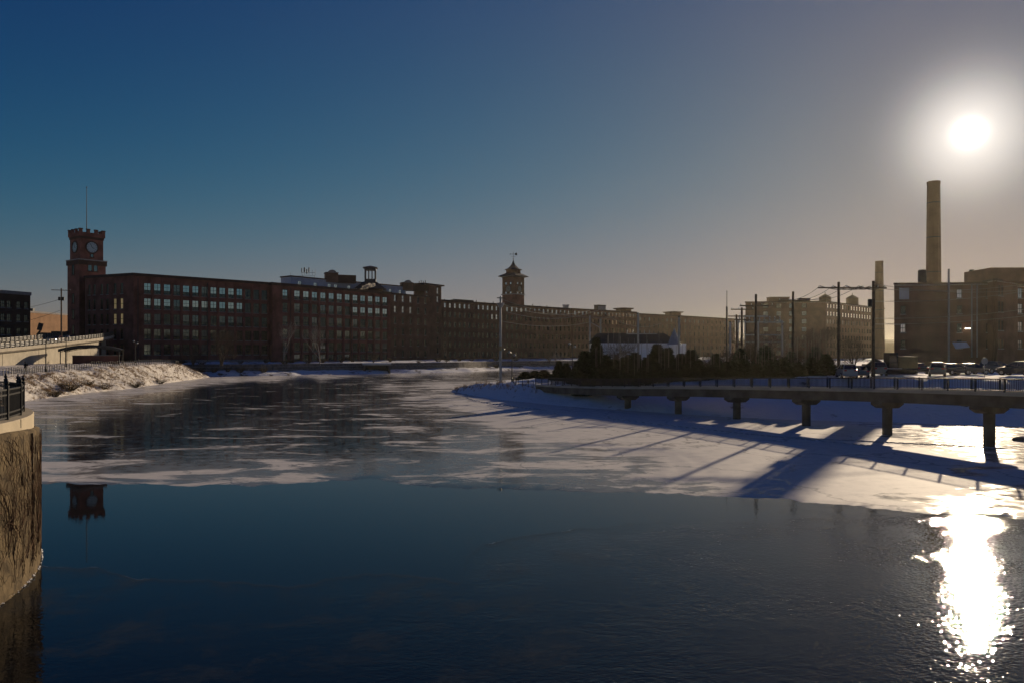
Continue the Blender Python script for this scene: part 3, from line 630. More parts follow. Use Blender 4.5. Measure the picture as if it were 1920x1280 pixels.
# --- set-back light grey rooftop storey with stair heads
def along(P, Q, u, back=0.0):
    d = Vector((Q[0] - P[0], Q[1] - P[1])).normalized(); nrm = Vector((-d.y, d.x)); r = Vector((P[0], P[1])) + d * u + nrm * back; return (r.x, r.y)
R0 = along(B0, B1, 14, 9.5); R1 = along(B0, B1, 71, 9.5); R2 = along(B0, B1, 71, 16); R3 = along(B0, B1, 14, 16)
roofst = building('rooftop_storey', 'pale grey rooftop storey with small windows set back above the lettered mill', 'rooftop storey', [R0, R1, R2, R3], 30.9, 35.6,
    {0: dict(cols=[(u, u + 1.5) for u in (3, 10, 16.5, 19.5, 26, 33, 40, 47.5, 53)], rows=[(1.4, 2.9)], style='sash', glass=M['glass_far'], sills=False)}, M['penthouse'], cornice=(0.3, 0.35), cornice_mat=M['brick_dark'])
def stair_head(P, nm, label, wd, dp, ht, ang):
    r = thing(nm, label, 'stair head', P, ang, 'brick stair heads on the mill roof')
    b = MB(); b.bx(0, wd, 0, dp, -1, ht); b.build('wall', M['brick_brown'], r)
    n = 10; pts = [(wd / 2 - wd * .36 * math.cos(math.pi * k / n), ht + 1.15 * math.sin(math.pi * k / n)) for k in range(n + 1)]
    g_ = MB(); V = [(x, -0.15, z) for x, z in pts] + [(x, 0.35, z) for x, z in pts]; m = len(pts)
    g_.add(V, [tuple(range(m))[::-1], tuple(range(m, 2 * m))] + [(k, k + 1, m + k + 1, m + k) for k in range(m - 1)] + [(m - 1, 0, m, 2 * m - 1)])
    g_.build('gable', M['granite'], r)
    c_ = MB(); c_.bx(-0.2, wd + 0.2, 0.36, dp + 0.2, ht, ht + 0.25); c_.build('coping', M['cornice'], r)
    l = MB(); l.bx(wd, wd + 7, 0.6, dp - 0.3, -1, ht * .78); l.build('side_wall', M['brick_dark'], r)
    return r
p_ = along(B0, B1, 29.5, 9.2); stair_head((p_[0], p_[1], 35.4), 'rooftop_hut', 'arched-gable stair head near the antennas on the grey rooftop storey', 4.6, 5, 2.6, math.atan2(B1[1] - B0[1], B1[0] - B0[0]) - 0.5)
p_ = along(B0, B1, 69.0, 9.2); stair_head((p_[0], p_[1], 34.8), 'rooftop_hut', 'arched-gable stair head between the open cupola and the brick stair tower', 4.6, 5, 2.2, math.atan2(B1[1] - B0[1], B1[0] - B0[0]) - 0.5)
def antenna(P, label, masts):
    r = thing('antenna_array', label, 'antenna', P, 0, 'rooftop antennas')
    for (dx, h, wd) in masts:
        b = MB(); b.tube([(dx, 0, 0), (dx, 0, h)], 0.05, 5); b.build('mast', M['dark_metal'], r)
        if wd: q = MB(); q.bx(dx - wd / 2, dx + wd / 2, -0.2, -0.06, h - 1.7, h); q.build('antenna_panel', M['dark_metal'], r)
    q = MB(); q.bx(min(m[0] for m in masts), max(m[0] for m in masts), -0.05, 0.05, 0.8, 0.9); q.build('rail', M['dark_metal'], r)
    return r
antenna(G(566, 516, 281), 'cluster of dark panel antennas at the end of the grey rooftop storey', [(0, 2.6, .3), (1.0, 2.8, .5), (1.9, 2.2, .4), (2.7, 2.8, .4), (4.0, 1.9, 0), (5.0, 2.1, 0)])
antenna(G(545, 522, 283), 'thin whip aerials on the low roof of the grid-windowed mill', [(0, 2.2, 0), (4.5, 1.5, 0), (9, 1.2, 0)])
antenna(G(764, 541, 318), 'thin aerials beside the stair tower on the mill roof', [(0, 2.4, 0), (1.5, 3, 0), (3, 2.1, 0)])
# --- open cupola
cu = thing('roof_cupola', 'open roof cupola with arched slots under a low pyramid cap', 'cupola', (GX(694.5, 305), 305, GZ(548, 305)), R(8))
hw = 5.2; z = 0
b = MB(); b.bx(-hw * .95, hw * .95, -hw * .95, hw * .95, -3, 1.0); b.build('base', M['brick_dark'], cu)
b = MB(); b.lathe((0, 0, 1.0), [(hw * 1.75, 0), (hw * 1.6, 0.2), (2.7 * 1.414, 3.0)], 4, R(45)); b.build('base_roof', M['slate'], cu)
b = MB(); b.bx(-2.25, 2.25, -2.25, 2.25, 3.9, 5.2); b.build('plinth', M['slate'], cu)
for sx in (-1, -0.333, 0.333, 1):
    for sy in (-1, -0.333, 0.333, 1):
        if abs(sx) == 1 or abs(sy) == 1:
            b = MB(); hc = .26 if abs(sx) == abs(sy) == 1 else .13; b.bx(sx * 2.0 - hc, sx * 2.0 + hc, sy * 2.0 - hc, sy * 2.0 + hc, 5.2, 8.8); b.build('column', M['slate'], cu)
b = MB(); b.bx(-2.28, 2.28, -2.28, 2.28, 8.8, 9.7); b.build('entablature', M['slate'], cu)
b = MB(); b.lathe((0, 0, 9.7), [(2.95 * 1.414, 0), (2.95 * 1.414, .15), (0.05, 1.1)], 4, R(45)); b.build('cap', M['slate'], cu)
# --- third, narrow-windowed block and its stair tower
C0 = along(B0, B1, LB + 0.3, 1.0); C1 = (-35.5, 322); C2 = (-50, 338); C3 = along(B0, B1, LB + 0.3, 17)
LC = dist(C0, C1)
uC = evenly(1.0, LC - 0.5, 5, 1.15)
rowsC = rows_of(1.6, 4.5, 2.6, 6)
millC = building('mill_building', 'plain brick mill of five narrow window columns between lettered mill and stair tower', 'mill', [C0, C1, C2, C3], ZB, 31.4,
    {0: dict(cols=uC, rows=rowsC, style='sash', glass_by=lambda ri, ci: M['glass_far'] if ri >= 4 and ci < 3 else darkA)}, M['brick_brown'], cornice=(0.3, 0.6), group='brick mills along the far bank')
D0 = (GX(779, 325), 325.0); D0b = (GX(795, 323), 323.0); D1 = (GX(827.5, 333), 333.0); D2 = (GX(800, 348), 348.0)
LD = dist(D0b, D1)
tow = building('stair_tower', 'brick stair tower with overhanging cornice rising above the mill roofs', 'tower', [D0b, D1, (D1[0] - 6, D1[1] + 9), (D0[0] - 2, D0[1] + 9), D0], ZB, 37.2,
    {0: dict(cols=[(1.3, 2.5), (LD - 3.2, LD - 2.0)], rows=rows_of(3.0, 4.5, 2.6, 6) + [(29.2, 31.9)], style='sash', glass_by=lambda ri, ci: M['glass_far'] if ri >= 5 else darkA)}, M['brick_brown'], cornice=(1.0, 0.5))
for k in range(4):
    b = MB(); b.tube([(1.5 + k * 0.9 + D0[0] - D0b[0], 1.2 + D0[1] - D0b[1], 33), (1.5 + k * .9 + D0[0] - D0b[0], 1.2 + D0[1] - D0b[1], 34.4 + .3 * (k % 2))], 0.17, 6); b.build('roof_pipe', M['dark_metal'], tow)
# --- long curved mill behind the bend
def long_mill(label, pts, z1, n_cols, rows, bright, depth=16, style='far', wd=1.25):
    """one mill with a facade of several straight lengths"""
    foot = list(pts) + [(p[0] - 0.7 * depth, p[1] + 0.72 * depth) for p in pts[::-1]]
    sp = {}
    for i in range(len(pts) - 1):
        L_ = dist(pts[i], pts[i + 1])
        sp[i] = dict(cols=evenly(0.6, L_ - 0.6, n_cols[i], wd), rows=rows, style=style, sills=False, glass_by=lambda ri, ci: M['glass_far'] if bright(ri, ci) else darkA)
    return building('mill_building', label, 'mill', foot, ZB, z1, sp, M['brick_brown'], cornice=(0.35, 0.7), group='brick mills along the far bank')
E0 = (GX(828, 336), 336.0); E1 = (GX(945, 366), 366.0); E2 = (GX(1072, 402), 402.0)
rowsE = rows_of(1.4, 4.6, 2.7, 5) + [(24.0, 26.0)]
rowsE = rows_of(1.2, 4.5, 2.5, 5) + [(23.5, 25.7)]
millE = long_mill('long brown mill under the pyramid-capped clock tower, row of bright attic windows', [E0, E1, E2], 31.0, [13, 15], rowsE, lambda ri, ci: ri == 5 or (ri == 4 and ci > 9 and rw.random() > .5))
for k in range(12):
    q = along(E0, E2, 3 + k * 6.6, 1.5 + (k % 3)); b = MB(); x_, y_ = q[0] - E0[0], q[1] - E0[1]
    b.tube([(x_, y_, 26.4), (x_, y_, 27.5 + .5 * (k % 2))], 0.22, 6); b.build('vent_pipe', M['dark_metal'], millE)
b = MB(); q = along(E0, E1, 13, 4); q2 = along(E0, E1, 24, 4)
b.add([(q[0] - E0[0], q[1] - E0[1], 26.8), (q2[0] - E0[0], q2[1] - E0[1], 26.8), (q2[0] - E0[0] - 3, q2[1] - E0[1] + 3, 26.8), (q[0] - E0[0] - 3, q[1] - E0[1] + 3, 26.8)] +
      [(q[0] - E0[0], q[1] - E0[1], 28.1), (q2[0] - E0[0], q2[1] - E0[1], 28.1), (q2[0] - E0[0] - 3, q2[1] - E0[1] + 3, 28.1), (q[0] - E0[0] - 3, q[1] - E0[1] + 3, 28.1)],
      [(3, 2, 1, 0), (4, 5, 6, 7), (0, 1, 5, 4), (1, 2, 6, 5), (2, 3, 7, 6), (3, 0, 4, 7)]); b.build('roof_monitor', M['roofing'], millE)
Em0 = (E2[0] + .3, E2[1] - 1.2); Em1 = (GX(1193, 436), 436.0)
millE2 = long_mill('far brown mill with hooded roof ventilators, beyond the pyramid-capped clock tower', [Em0, Em1], 31.0, [17], rowsE, lambda ri, ci: ri == 5 or (ri == 4 and rw.random() > .35) or (ri == 3 and rw.random() > .7))
def hopper(P, label, wtop, wbot, h, name='roof_ventilator'):
    r = thing(name, label, 'ventilator', P, R(30), 'ventilators on the mill roofs')
    b = MB(); b.lathe((0, 0, 0), [(wbot, 0), (wtop, h), (wtop * .86, h), (wbot * .8, h * .4)], 14); b.build('hood', M['steel'], r)
    b = MB(); b.lathe((0, 0, -1.5), [(wbot * .7, 0), (wbot * .7, 1.48)], 8); b.build('stand', M['dark_metal'], r); return r
hopper(G(1061, 579, 405) , 'flared round ventilator on the long mill roof left of the louvred unit', 2.0, 1.3, 2.1)
r = thing('roof_unit', 'louvred boxy cooling unit on the far mill roof', 'cooling unit', G(1125, 582, 421), R(35), 'ventilators on the mill roofs')
b = MB(); b.bx(-3, 3, -1.6, 1.6, -1.5, 2.7); b.build('casing', M['dark_metal'], r)
for k in range(6):
    b = MB(); b.bx(-2.8 + k * .98, -2.1 + k * .98, -1.72, -1.6, 0.2, 2.3); b.build('louvre', M['steel'], r)
b = MB(); b.bx(-3.2, 3.2, -1.8, 1.8, 2.7, 2.95); b.build('lid', M['dark_metal'], r)
def roof_pavilion(P, label, wd, dp, h):
    r = thing('roof_pavilion', label, 'stair head', P, R(30), 'flat-capped brick stair heads on far roofs')
    b = MB(); b.bx(-wd / 2, wd / 2, -dp / 2, dp / 2, -2, h); b.build('wall', M['brick_brown'], r)
    b = MB(); b.lathe((0, 0, h), [(wd * .72, 0), (wd * .82, .5), (wd * .82, .75), (wd * .5, .9)], 4, R(45)); b.build('cap', M['cornice'], r); return r
roof_pavilion(G(1169, 590, 434), 'flat-capped brick stair head at the end of the far mill roof', 7.5, 5, 3.0)
F0 = (GX(1195, 470), 470.0); F1 = (GX(1280, 500), 500.0); F2 = (GX(1378, 545), 545.0)
millF = long_mill('hazy distant mill with a flat-capped stair head at the end of the row', [F0, F1, F2], 32.0, [10, 12], rowsE, lambda ri, ci: ri == 5 and rw.random() > .45)
roof_pavilion(G(1262, 597, 500), 'flat-capped brick stair head on the hazy distant mill', 8.5, 6, 3.6)
hopper(G(1227, 594, 487), 'flared round ventilator on the hazy distant mill', 1.6, 1.1, 1.8)
r = thing('roof_mast', 'tall thin mast on the roof end of the hazy distant mill', 'mast', G(1363.5, 601, 530), 0)
b = MB(); b.tube([(0, 0, -1), (0, 0, 9.5)], .42, 6); b.build('post', M['dark_metal'], r)
b = MB(); b.tube([(0, 0, 9.5), (0, 0, 21)], .1, 5); b.build('whip', M['dark_metal'], r)
# --- crenellated clock tower
def local_frame(x_corner, Y, ang):
    return Vector((GX(x_corner, Y), Y, 0)), ang
def clock(root, loc, ang, rad, face_mat, name='clock'):
    Mx = Matrix.Rotation(ang, 3, 'Z')
    b = MB(); n = 28
    V = []; fs = []
    for k in range(n):
        a = 2 * math.pi * k / n
        V += [(rad * 1.22 * math.cos(a), -0.02, rad * 1.22 * math.sin(a)), (rad * 1.22 * math.cos(a), -.22, rad * 1.22 * math.sin(a)), (rad * math.cos(a), -.22, rad * math.sin(a)), (rad * math.cos(a), -.06, rad * math.sin(a))]
    for k in range(n):
        for j in range(3):
            a0 = k * 4 + j; a1 = ((k + 1) % n) * 4 + j; fs.append((a0, a1, a1 + 1, a0 + 1))
    b.add(V, fs); ring = b.build(name, M['brick_dark'], root); ring.location = loc; ring.rotation_euler = (0, 0, ang)
    d = MB(); d.add([(rad * math.cos(2 * math.pi * k / n), -.1, rad * math.sin(2 * math.pi * k / n)) for k in range(n)], [tuple(range(n))]); d.build('dial', face_mat, ring)
    hd = MB()
    for k in range(12):
        a = math.pi / 6 * k; m = Matrix.Rotation(-a, 3, 'Y')
        hd.box(m @ Vector((0, -.13, rad * .8)), (rad * .07, .03, rad * .24), m=m)
    hd.build('hour_marks', M['iron'], ring)
    for nm, a, ln in (('hour_hand', R(118), .5), ('minute_hand', R(-25), .8)):
        h_ = MB(); m = Matrix.Rotation(a, 3, 'Y'); h_.box(m @ Vector((0, -.16, rad * ln * .45)), (rad * .09, .03, rad * ln), m=m); h_.build(nm, M['iron'], ring)
    return ring
TY = 246.0; Tc = Vector((GX(150.5, TY), TY, 0)); Ta = R(54)       # near corner; right face runs along Ta
ct = thing('clock_tower', 'tall dark brick clock tower with battlements and a flagpole', 'clock tower', (Tc.x, Tc.y, ZB), Ta)
wL = 7.35; zt = GZ(487, TY) - ZB; zc = GZ(433, TY) - ZB
# local frame: x along the right face, y along the left face; the tower occupies x 0..w, y 0..w
b = MB(); b.bx(-.55, wL + .55, -.55, wL + .55, -1, zt); b.build('shaft', M['brick'], ct)
b = MB(); b.bx(-.85, wL + .85, -.85, wL + .85, zt - 1.6, zt - .1); b.build('belt_course', M['brick_dark'], ct)
b = MB(); b.bx(-.95, wL + .95, -.95, wL + .95, zt - .1, zt + .25); b.build('ledge', M['granite'], ct)
b = MB(); b.bx(0, wL, 0, wL, zt + .25, zc - 1.6); b.build('belfry', M['brick'], ct)
b = MB(); b.bx(-.2, wL + .2, -.2, wL + .2, zc - 2.4, zc - 1.6); b.build('corbel', M['brick_dark'], ct)
b = MB(); b.bx(-.45, wL + .45, -.45, wL + .45, zc - 1.6, zc - .4); b.build('parapet', M['brick'], ct)
me_ = MB(); me_.bx(-.5, .5, -.3, .3, 0, 1.05); mm_ = me_.mesh('merlon'); mm_.materials.append(M['brick'])
mc_ = MB(); mc_.bx(-.6, .6, -.4, .4, 1.05, 1.3); mcm = mc_.mesh('coping'); mcm.materials.append(M['brick_dark'])
for s_ in range(4):
    for k in range(4):
        u = -.1 + (wL + .2) * (k / 3.0) if k not in (0, 3) else (0.05 if k == 0 else wL - .05)
        if s_ % 2 and k in (0, 3): continue
        pos = {0: (u, -.15), 1: (wL + .15, u), 2: (u, wL + .15), 3: (-.15, u)}[s_]
        m_ = link('merlon', mm_, ct); m_.location = (pos[0], pos[1], zc - .4); m_.rotation_euler = (0, 0, R(90) * (s_ % 2))
        cp = link('coping', mcm, m_)
zk = GZ(462, TY) - ZB
def on_face(ct, face, u, z, d=0.0):
    return (Vector((u, -d, z)), 0.0) if face == 0 else (Vector((-d, wL - u, z)), R(-90))
l_, a_ = on_face(ct, 0, wL / 2, zk, .02); clock(ct, l_, a_, 1.72, M['clock_face'])
l_, a_ = on_face(ct, 1, wL / 2, zk, .02); clock(ct, l_, a_, 1.72, M['clock_face'])
def niche(root, l_, a_, wd, ht, glass, d=0.0):
    Mx = Matrix.Rotation(a_, 3, 'Z')
    f = MB(); f.bx(-wd / 2 - .15, -wd / 2, -.12, .1, 0, ht); f.bx(wd / 2, wd / 2 + .15, -.12, .1, 0, ht); f.bx(-wd / 2 - .3, wd / 2 + .3, -.2, .1, -.3, 0); f.bx(-wd / 2 - .3, wd / 2 + .3, -.16, .1, ht, ht + .3)
    o = f.build('window', M['brick_dark'], root); o.location = l_; o.rotation_euler = (0, 0, a_)
    g_ = MB(); g_.add([(-wd / 2, -.03, 0), (wd / 2, -.03, 0), (wd / 2, -.03, ht), (-wd / 2, -.03, ht)], [(0, 1, 2, 3)]); g_.build('pane', glass, o)
    return o
for face in (0, 1):
    zz = GZ(507, TY) - ZB
    if face == 0:
        for u in (wL / 2 - .9, wL / 2 + .9):
            l_, a_ = on_face(ct, 0, u, zz, .56); niche(ct, l_, a_, 1.1, 2.2, M['glass'])
        l_, a_ = on_face(ct, 0, wL / 2, zt + 1.2, .02); niche(ct, l_, a_, .8, .9, M['glass'])
    else:
        l_, a_ = on_face(ct, 1, wL / 2, zz - 1.3, .56); niche(ct, l_, a_, 1.3, 3.6, darkA)
    for k in range(4):
        l_, a_ = on_face(ct, face, wL / 2, 4 + k * 5.2, .56); niche(ct, l_, a_, 1.2, 2.8, darkA)
b = MB(); b.tube([(wL / 2, wL / 2, zc - 1), (wL / 2, wL / 2, GZ(346, TY) - ZB)], [.16, .07], 8); fp = b.build('flagpole', M['dark_metal'], ct)
b = MB(); b.lathe((wL / 2, wL / 2, GZ(346, TY) - ZB - .1), [(.05, 0), (.22, .15), (.22, .35), (.05, .5)], 8); b.build('ball', M['dark_metal'], fp)
# --- pyramid-capped clock tower
UY = 372.0; ka = R(-38)
c2 = thing('clock_tower', 'brown brick clock tower with flared pyramid cap and weather vane', 'clock tower', (GX(965, UY) , UY, 30.2), ka)
w2 = 7.9; zE = GZ(519, UY) - 30.2; zb = GZ(552, UY) - 30.2
# local: left face runs from (-w2,0) to (0,0); right face from (0,0) to (0,w2)
b = MB(); b.bx(-w2, 0, 0, w2, -2, zb); b.build('base', M['brick'], c2)
b = MB(); b.bx(-w2 - .45, .45, -.45, w2 + .45, zb, zb + .45); b.build('belt_course', M['granite'], c2)
b = MB(); b.bx(-w2, 0, 0, w2, zb + .45, zE); b.build('belfry', M['brick_brown'], c2)
cc = (-w2 / 2, w2 / 2)
b = MB(); b.lathe((cc[0], cc[1], zE), [(w2 * .73, 0), (w2 * .98, .45), (w2 * .98, .75), (w2 * .45, 2.4)], 4, R(45)); b.build('eaves', M['slate'], c2)
b = MB(); b.lathe((cc[0], cc[1], zE + 2.2), [(w2 * .48, 0), (w2 * .48, 1.7)], 8, R(22.5)); b.build('drum', M['brick_brown'], c2)
z_ = zE + 3.85
b = MB(); b.lathe((cc[0], cc[1], z_), [(w2 * .5, 0), (w2 * .6, .15), (w2 * .4, .75), (w2 * .25, 1.7), (w2 * .13, 2.9), (w2 * .06, 4.0), (.14, 5.2)], 8, R(22.5)); b.build('cap', M['slate'], c2)
b = MB(); b.tube([(cc[0], cc[1], z_ + 5), (cc[0], cc[1], z_ + 9.2)], .09, 6); vn = b.build('weather_vane', M['iron'], c2)
b = MB(); b.lathe((cc[0], cc[1], z_ + 5.4), [(.05, 0), (.3, .25), (.3, .4), (.05, .65)], 8); b.build('ball', M['iron'], vn)
mq = Matrix.Rotation(-ka, 3, 'Z')
b = MB(); b.box((cc[0], cc[1], z_ + 6.9), (2.4, .1, .1), -ka); b.box((cc[0], cc[1], z_ + 6.9), (.1, 2.4, .1), -ka); b.build('compass_arms', M['iron'], vn)
b = MB(); b.box((cc[0], cc[1], z_ + 8.1), (3.6, .1, .12), -ka)
V = [mq @ Vector(p) for p in ((.9, 0, -.45), (1.9, 0, -.7), (1.9, 0, .7), (.9, 0, .45))]
b.add([Vector((cc[0], cc[1] - .03, z_ + 8.1)) + v for v in V] + [Vector((cc[0], cc[1] + .03, z_ + 8.1)) + v for v in V], [(0, 1, 2, 3), (7, 6, 5, 4), (0, 4, 5, 1), (1, 5, 6, 2), (2, 6, 7, 3), (3, 7, 4, 0)])
V = [mq @ Vector(p) for p in ((-1.9, 0, 0), (-1.4, 0, -.3), (-1.4, 0, .3))]
b.add([Vector((cc[0], cc[1] - .03, z_ + 8.1)) + v for v in V] + [Vector((cc[0], cc[1] + .03, z_ + 8.1)) + v for v in V], [(0, 1, 2), (5, 4, 3), (0, 3, 4, 1), (1, 4, 5, 2), (2, 5, 3, 0)]); b.build('arrow', M['iron'], vn)
zk2 = GZ(541, UY) - 30.2
clock(c2, Vector((-w2 / 2, -.02, zk2)), 0, 1.5, M['clock_dim']); clock(c2, Vector((.02, w2 / 2, zk2)), R(90), 1.5, M['clock_dim'])
for dz in (2.2, -2.6):
    for du in (-1.5, 1.5):
        niche(c2, Vector((-w2 / 2 + du, -.02, zk2 + dz)), 0, .75, 1.1, M['glass_far']); niche(c2, Vector((.02, w2 / 2 + du, zk2 + dz)), R(90), .75, 1.1, M['glass_far'])
# --- hazy mill on the right with small square windows
K0 = (GX(1398, 379), 379.0); K1 = (GX(1548, 375), 375.0); K2 = (GX(1658, 433), 433.0); K3 = (K2[0] - 22, K2[1] + 22); K4 = (K0[0] * 420 / 379 + 2, 420)
LK = dist(K1, K2)
rowsK = rows_of(2.0, 3.95, 2.3, 7)
uK0 = [(GX(x, 377) - K0[0] - 1.2, GX(x, 377) - K0[0] + 1.2) for x in (1422, 1437, 1461, 1484, 1507, 1530)]
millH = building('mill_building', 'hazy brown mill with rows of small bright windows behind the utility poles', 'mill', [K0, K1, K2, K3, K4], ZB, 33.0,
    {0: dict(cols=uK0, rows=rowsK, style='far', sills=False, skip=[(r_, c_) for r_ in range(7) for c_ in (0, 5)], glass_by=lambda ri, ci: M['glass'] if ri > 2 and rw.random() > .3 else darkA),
     1: dict(cols=evenly(1, LK - 1, 21, 1.6), rows=rowsK, style='far', sills=False, glass_by=lambda ri, ci: M['glass_sky_glow'] if ri >= 5 and rw.random() > .08 else (M['glass_pink'] if ri > 3 and rw.random() > .5 else darkA))}, M['brick_brown'], cornice=(0.3, .5))
for (x, wd, dp, h, lab) in ((1462, 10, 5, 2.2, 'wide low plant room on the hazy mill roof'), (1510, 5, 4, 1.6, 'small plant room in the middle of the hazy mill roof')):
    r = thing('plant_room', lab, 'plant room', G(x, 566, 383), 0, 'plant rooms on the hazy mill')
    b = MB(); b.bx(-wd / 2, wd / 2, 0, dp, -1.5, h); b.build('wall', M['brick_brown'], r)
    b = MB(); b.bx(-wd / 2 - .2, wd / 2 + .2, -.2, dp + .2, h, h + .25); b.build('roof', M['cornice'], r)
def tank(P, label, rad, h):
    r = thing('roof_tank', label, 'roof tank', P, 0, 'cone-capped tanks on the hazy mill')
    b = MB(); b.lathe((0, 0, -1.5), [(rad, 0), (rad, h + 1.5)], 14); b.build('drum', M['pole_wood'], r)
    b = MB(); b.lathe((0, 0, h), [(rad * 1.1, 0), (rad * .5, rad * .38), (.15, rad * .62), (.12, rad * .95)], 14); b.build('cap', M['roofing'], r)
tank(G(1547, 566, 381), 'cone-capped tank at the corner of the hazy mill roof', 2.9, 2.2)
tank(G(1598, 574, 408), 'larger cone-capped tank on the right wing of the hazy mill', 3.1, 4.2)
# --- chimneys
def chimney(label, x, Y, ytop, w_top, w_bot, z0, ang, sides=8):
    zt_ = GZ(ytop, Y)
    r = thing('factory_chimney', label, 'chimney', (GX(x, Y), Y, z0), ang, 'brick factory chimneys')
    h = zt_ - z0; b = MB()
    prof = [(w_bot, 0)] + [(w_bot + (w_top - w_bot) * k / 12, h * k / 12) for k in range(1, 13)]
    b.lathe((0, 0, 0), prof, sides, R(22.5)); b.build('shaft', M['chimney_brick'], r)
    b = MB(); b.lathe((0, 0, h - .9), [(w_top * 1.03, 0), (w_top * 1.05, .3), (w_top * 1.05, .85), (w_top * .8, .95)], sides, R(22.5)); b.build('rim', M['chimney_brick'], r)
    for k in range(5):
        zz = h * (0.12 + 0.19 * k); q = MB(); rr_ = w_bot + (w_top - w_bot) * zz / h
        q.lathe((0, 0, zz), [(rr_ * 1.012, 0), (rr_ * 1.012, .25)], sides, R(22.5)); q.build('iron_band', M['dark_metal'], r)
    return r
chimney('tallest brick chimney, standing below the sun', 1750.5, 212, 341, 1.72, 2.25, 4, 0, 10)
chimney('shorter brick chimney at the end of the hazy mill', 1648.5, 355, 490, 1.75, 2.6, 4, 0, 10)
# --- dark works building on the right
J0 = (GX(1678, 170), 170.0); J1 = (GX(1862, 168), 168.0); J1b = (GX(1866, 165), 165.0); J2 = (GX(1908, 172), 172.0); J3 = (GX(2030, 176), 176.0)
works = building('works_building', 'dark brick works in front of the tallest chimney, few small windows', 'building', [J0, J1, (J1[0] * 1.19, 200), (J0[0] * 200 / 170 + 2, 200)], 4.1, 22.9,
    {0: dict(cols=[(GX(x, 169) - J0[0] - .55, GX(x, 169) - J0[0] + .55) for x in (1697, 1798, 1850)], rows=[(4.0, 5.9), (7.6, 9.6), (11.8, 13.6), (15.3, 17.3)], style='sash',
     glass_by=lambda ri, ci: M['glass_pink'] if (ri, ci) in ((1, 0), (3, 1)) else M['glass_screen'], sills=True)}, M['brick_brown'], cornice=(.15, .35))
LJ = dist(J1b, J2)
works2 = building('works_building', 'brick works wing with tall paired windows and a raised roof block at the frame edge', 'building', [J1b, J2, (J2[0] + 3, 196), (J1b[0] + 3, 196)], 4.1, 23.4,
    {0: dict(cols=[(1.6, 2.75), (3.2, 4.35)], rows=[(4, 6.0), (8.0, 10.2), (12.1, 14.4), (15.7, 18.0)], style='sash', glass=M['glass_pink'])}, M['brick_brown'], cornice=(.15, .35))
b = MB(); b.bx(.4, LJ + .2, 2, 12, 18.9, 22.0); b.build('roof_block', M['brick_brown'], works2)
works3 = building('works_building', 'receding brick works wing cut by the frame edge', 'building', [(J2[0] + .2, J2[1] + 2), J3, (J3[0], 196), (J2[0] + 3.2, 196)], 4.1, 23.0,
    {0: dict(cols=evenly(.5, 15, 5, 1.2), rows=[(4, 6.0), (8.0, 10.2), (12.1, 14.4), (15.7, 18.0)], style='sash', glass=M['glass_pink'])}, M['brick_brown'], cornice=(.15, .35))
def pt(root, p): return Vector(p) - root.location
for x in (1822, 1832):
    b = MB(); q = pt(works, G(x, 540, 168.2)); b.tube([(q.x, q.y, 2), (q.x, q.y, 18.4)], .14, 6); b.build('downpipe', M['steel'], works)
b = MB(); q = pt(works, G(1778, 505, 168)); b.tube([(q.x, q.y - .2, 1), (q.x, q.y - .2, q.z)], .22, 8); b.build('flue_pipe', M['steel'], works)
for x in (1822, 1850):
    b = MB(); q = pt(works, G(x, 506, 178)); b.tube([(q.x, q.y, 18), (q.x, q.y, q.z)], .55, 8); b.build('stack', M['dark_metal'], works)
b = MB(); q = pt(works, G(1836, 522, 178)); b.box((q.x, q.y, q.z - .6), (3.4, 1.6, 1.6)); b.box((q.x - 1.3, q.y, q.z + .6), (1.6, .3, .3), m=Matrix.Rotation(R(45), 3, 'Y')); b.box((q.x + 1.3, q.y, q.z + .6), (1.6, .3, .3), m=Matrix.Rotation(R(-45), 3, 'Y')); b.build('fan_unit', M['dark_metal'], works)
b = MB(); q = pt(works, G(1729, 530, 176)); b.lathe((q.x, q.y, q.z - .6), [(.9, 0), (.9, 3.4), (.7, 3.6)], 12); b.build('roof_tank', M['dark_metal'], works)
b = MB(); q = pt(works, G(1695, 551, 169.8)); b.box((q.x, q.y - .06, q.z), (2.2, .1, 2.6)); b.build('wall_sign', M['penthouse'], works)
b = MB(); q = pt(works, G(1799, 648, 168)); V = [(-1.6, 0, .8), (1.6, 0, .8), (1.6, -1.2, -.2), (-1.6, -1.2, -.5), (-1.6, 0, .6), (1.6, 0, .6), (1.6, -1.2, -.4), (-1.6, -1.2, -.7)]
b.add([q + Vector(v) for v in V], [(0, 1, 2, 3), (7, 6, 5, 4), (0, 3, 7, 4), (1, 5, 6, 2), (3, 2, 6, 7), (0, 4, 5, 1)]); b.build('awning', M['blue_tarp'], works)
for x in (1810, 1815.5):
    b = MB(); q = pt(works, G(x, 616, 168)); b.box((q.x, q.y - .3, q.z), (.34, .3, .22)); b.build('floodlight', M['floodlight'], works)
# --- left edge buildings
V0 = (GX(-60, 205), 205.0); V1 = (GX(57, 222), 222.0)
LV = dist(V0, V1)
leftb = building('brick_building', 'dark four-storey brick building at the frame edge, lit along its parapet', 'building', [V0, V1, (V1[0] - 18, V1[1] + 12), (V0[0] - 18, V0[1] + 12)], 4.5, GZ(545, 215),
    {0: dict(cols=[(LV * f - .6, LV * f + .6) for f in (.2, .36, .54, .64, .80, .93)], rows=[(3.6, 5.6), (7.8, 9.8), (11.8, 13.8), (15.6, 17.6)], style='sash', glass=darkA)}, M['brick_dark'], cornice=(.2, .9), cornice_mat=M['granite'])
W0 = (GX(50, 275), 275.0); W1 = (W0[0] + 1.0, 303.0)
tan = building('tan_building', 'low sunlit tan brick building behind the ramp', 'building', [W0, W1, (W1[0] - 14, W1[1] + 2), (W0[0] - 14, W0[1] + 2)], 8.0, GZ(583, 275), {}, M['brick_tan'], cornice=(.15, .5), cornice_mat=M['granite'])
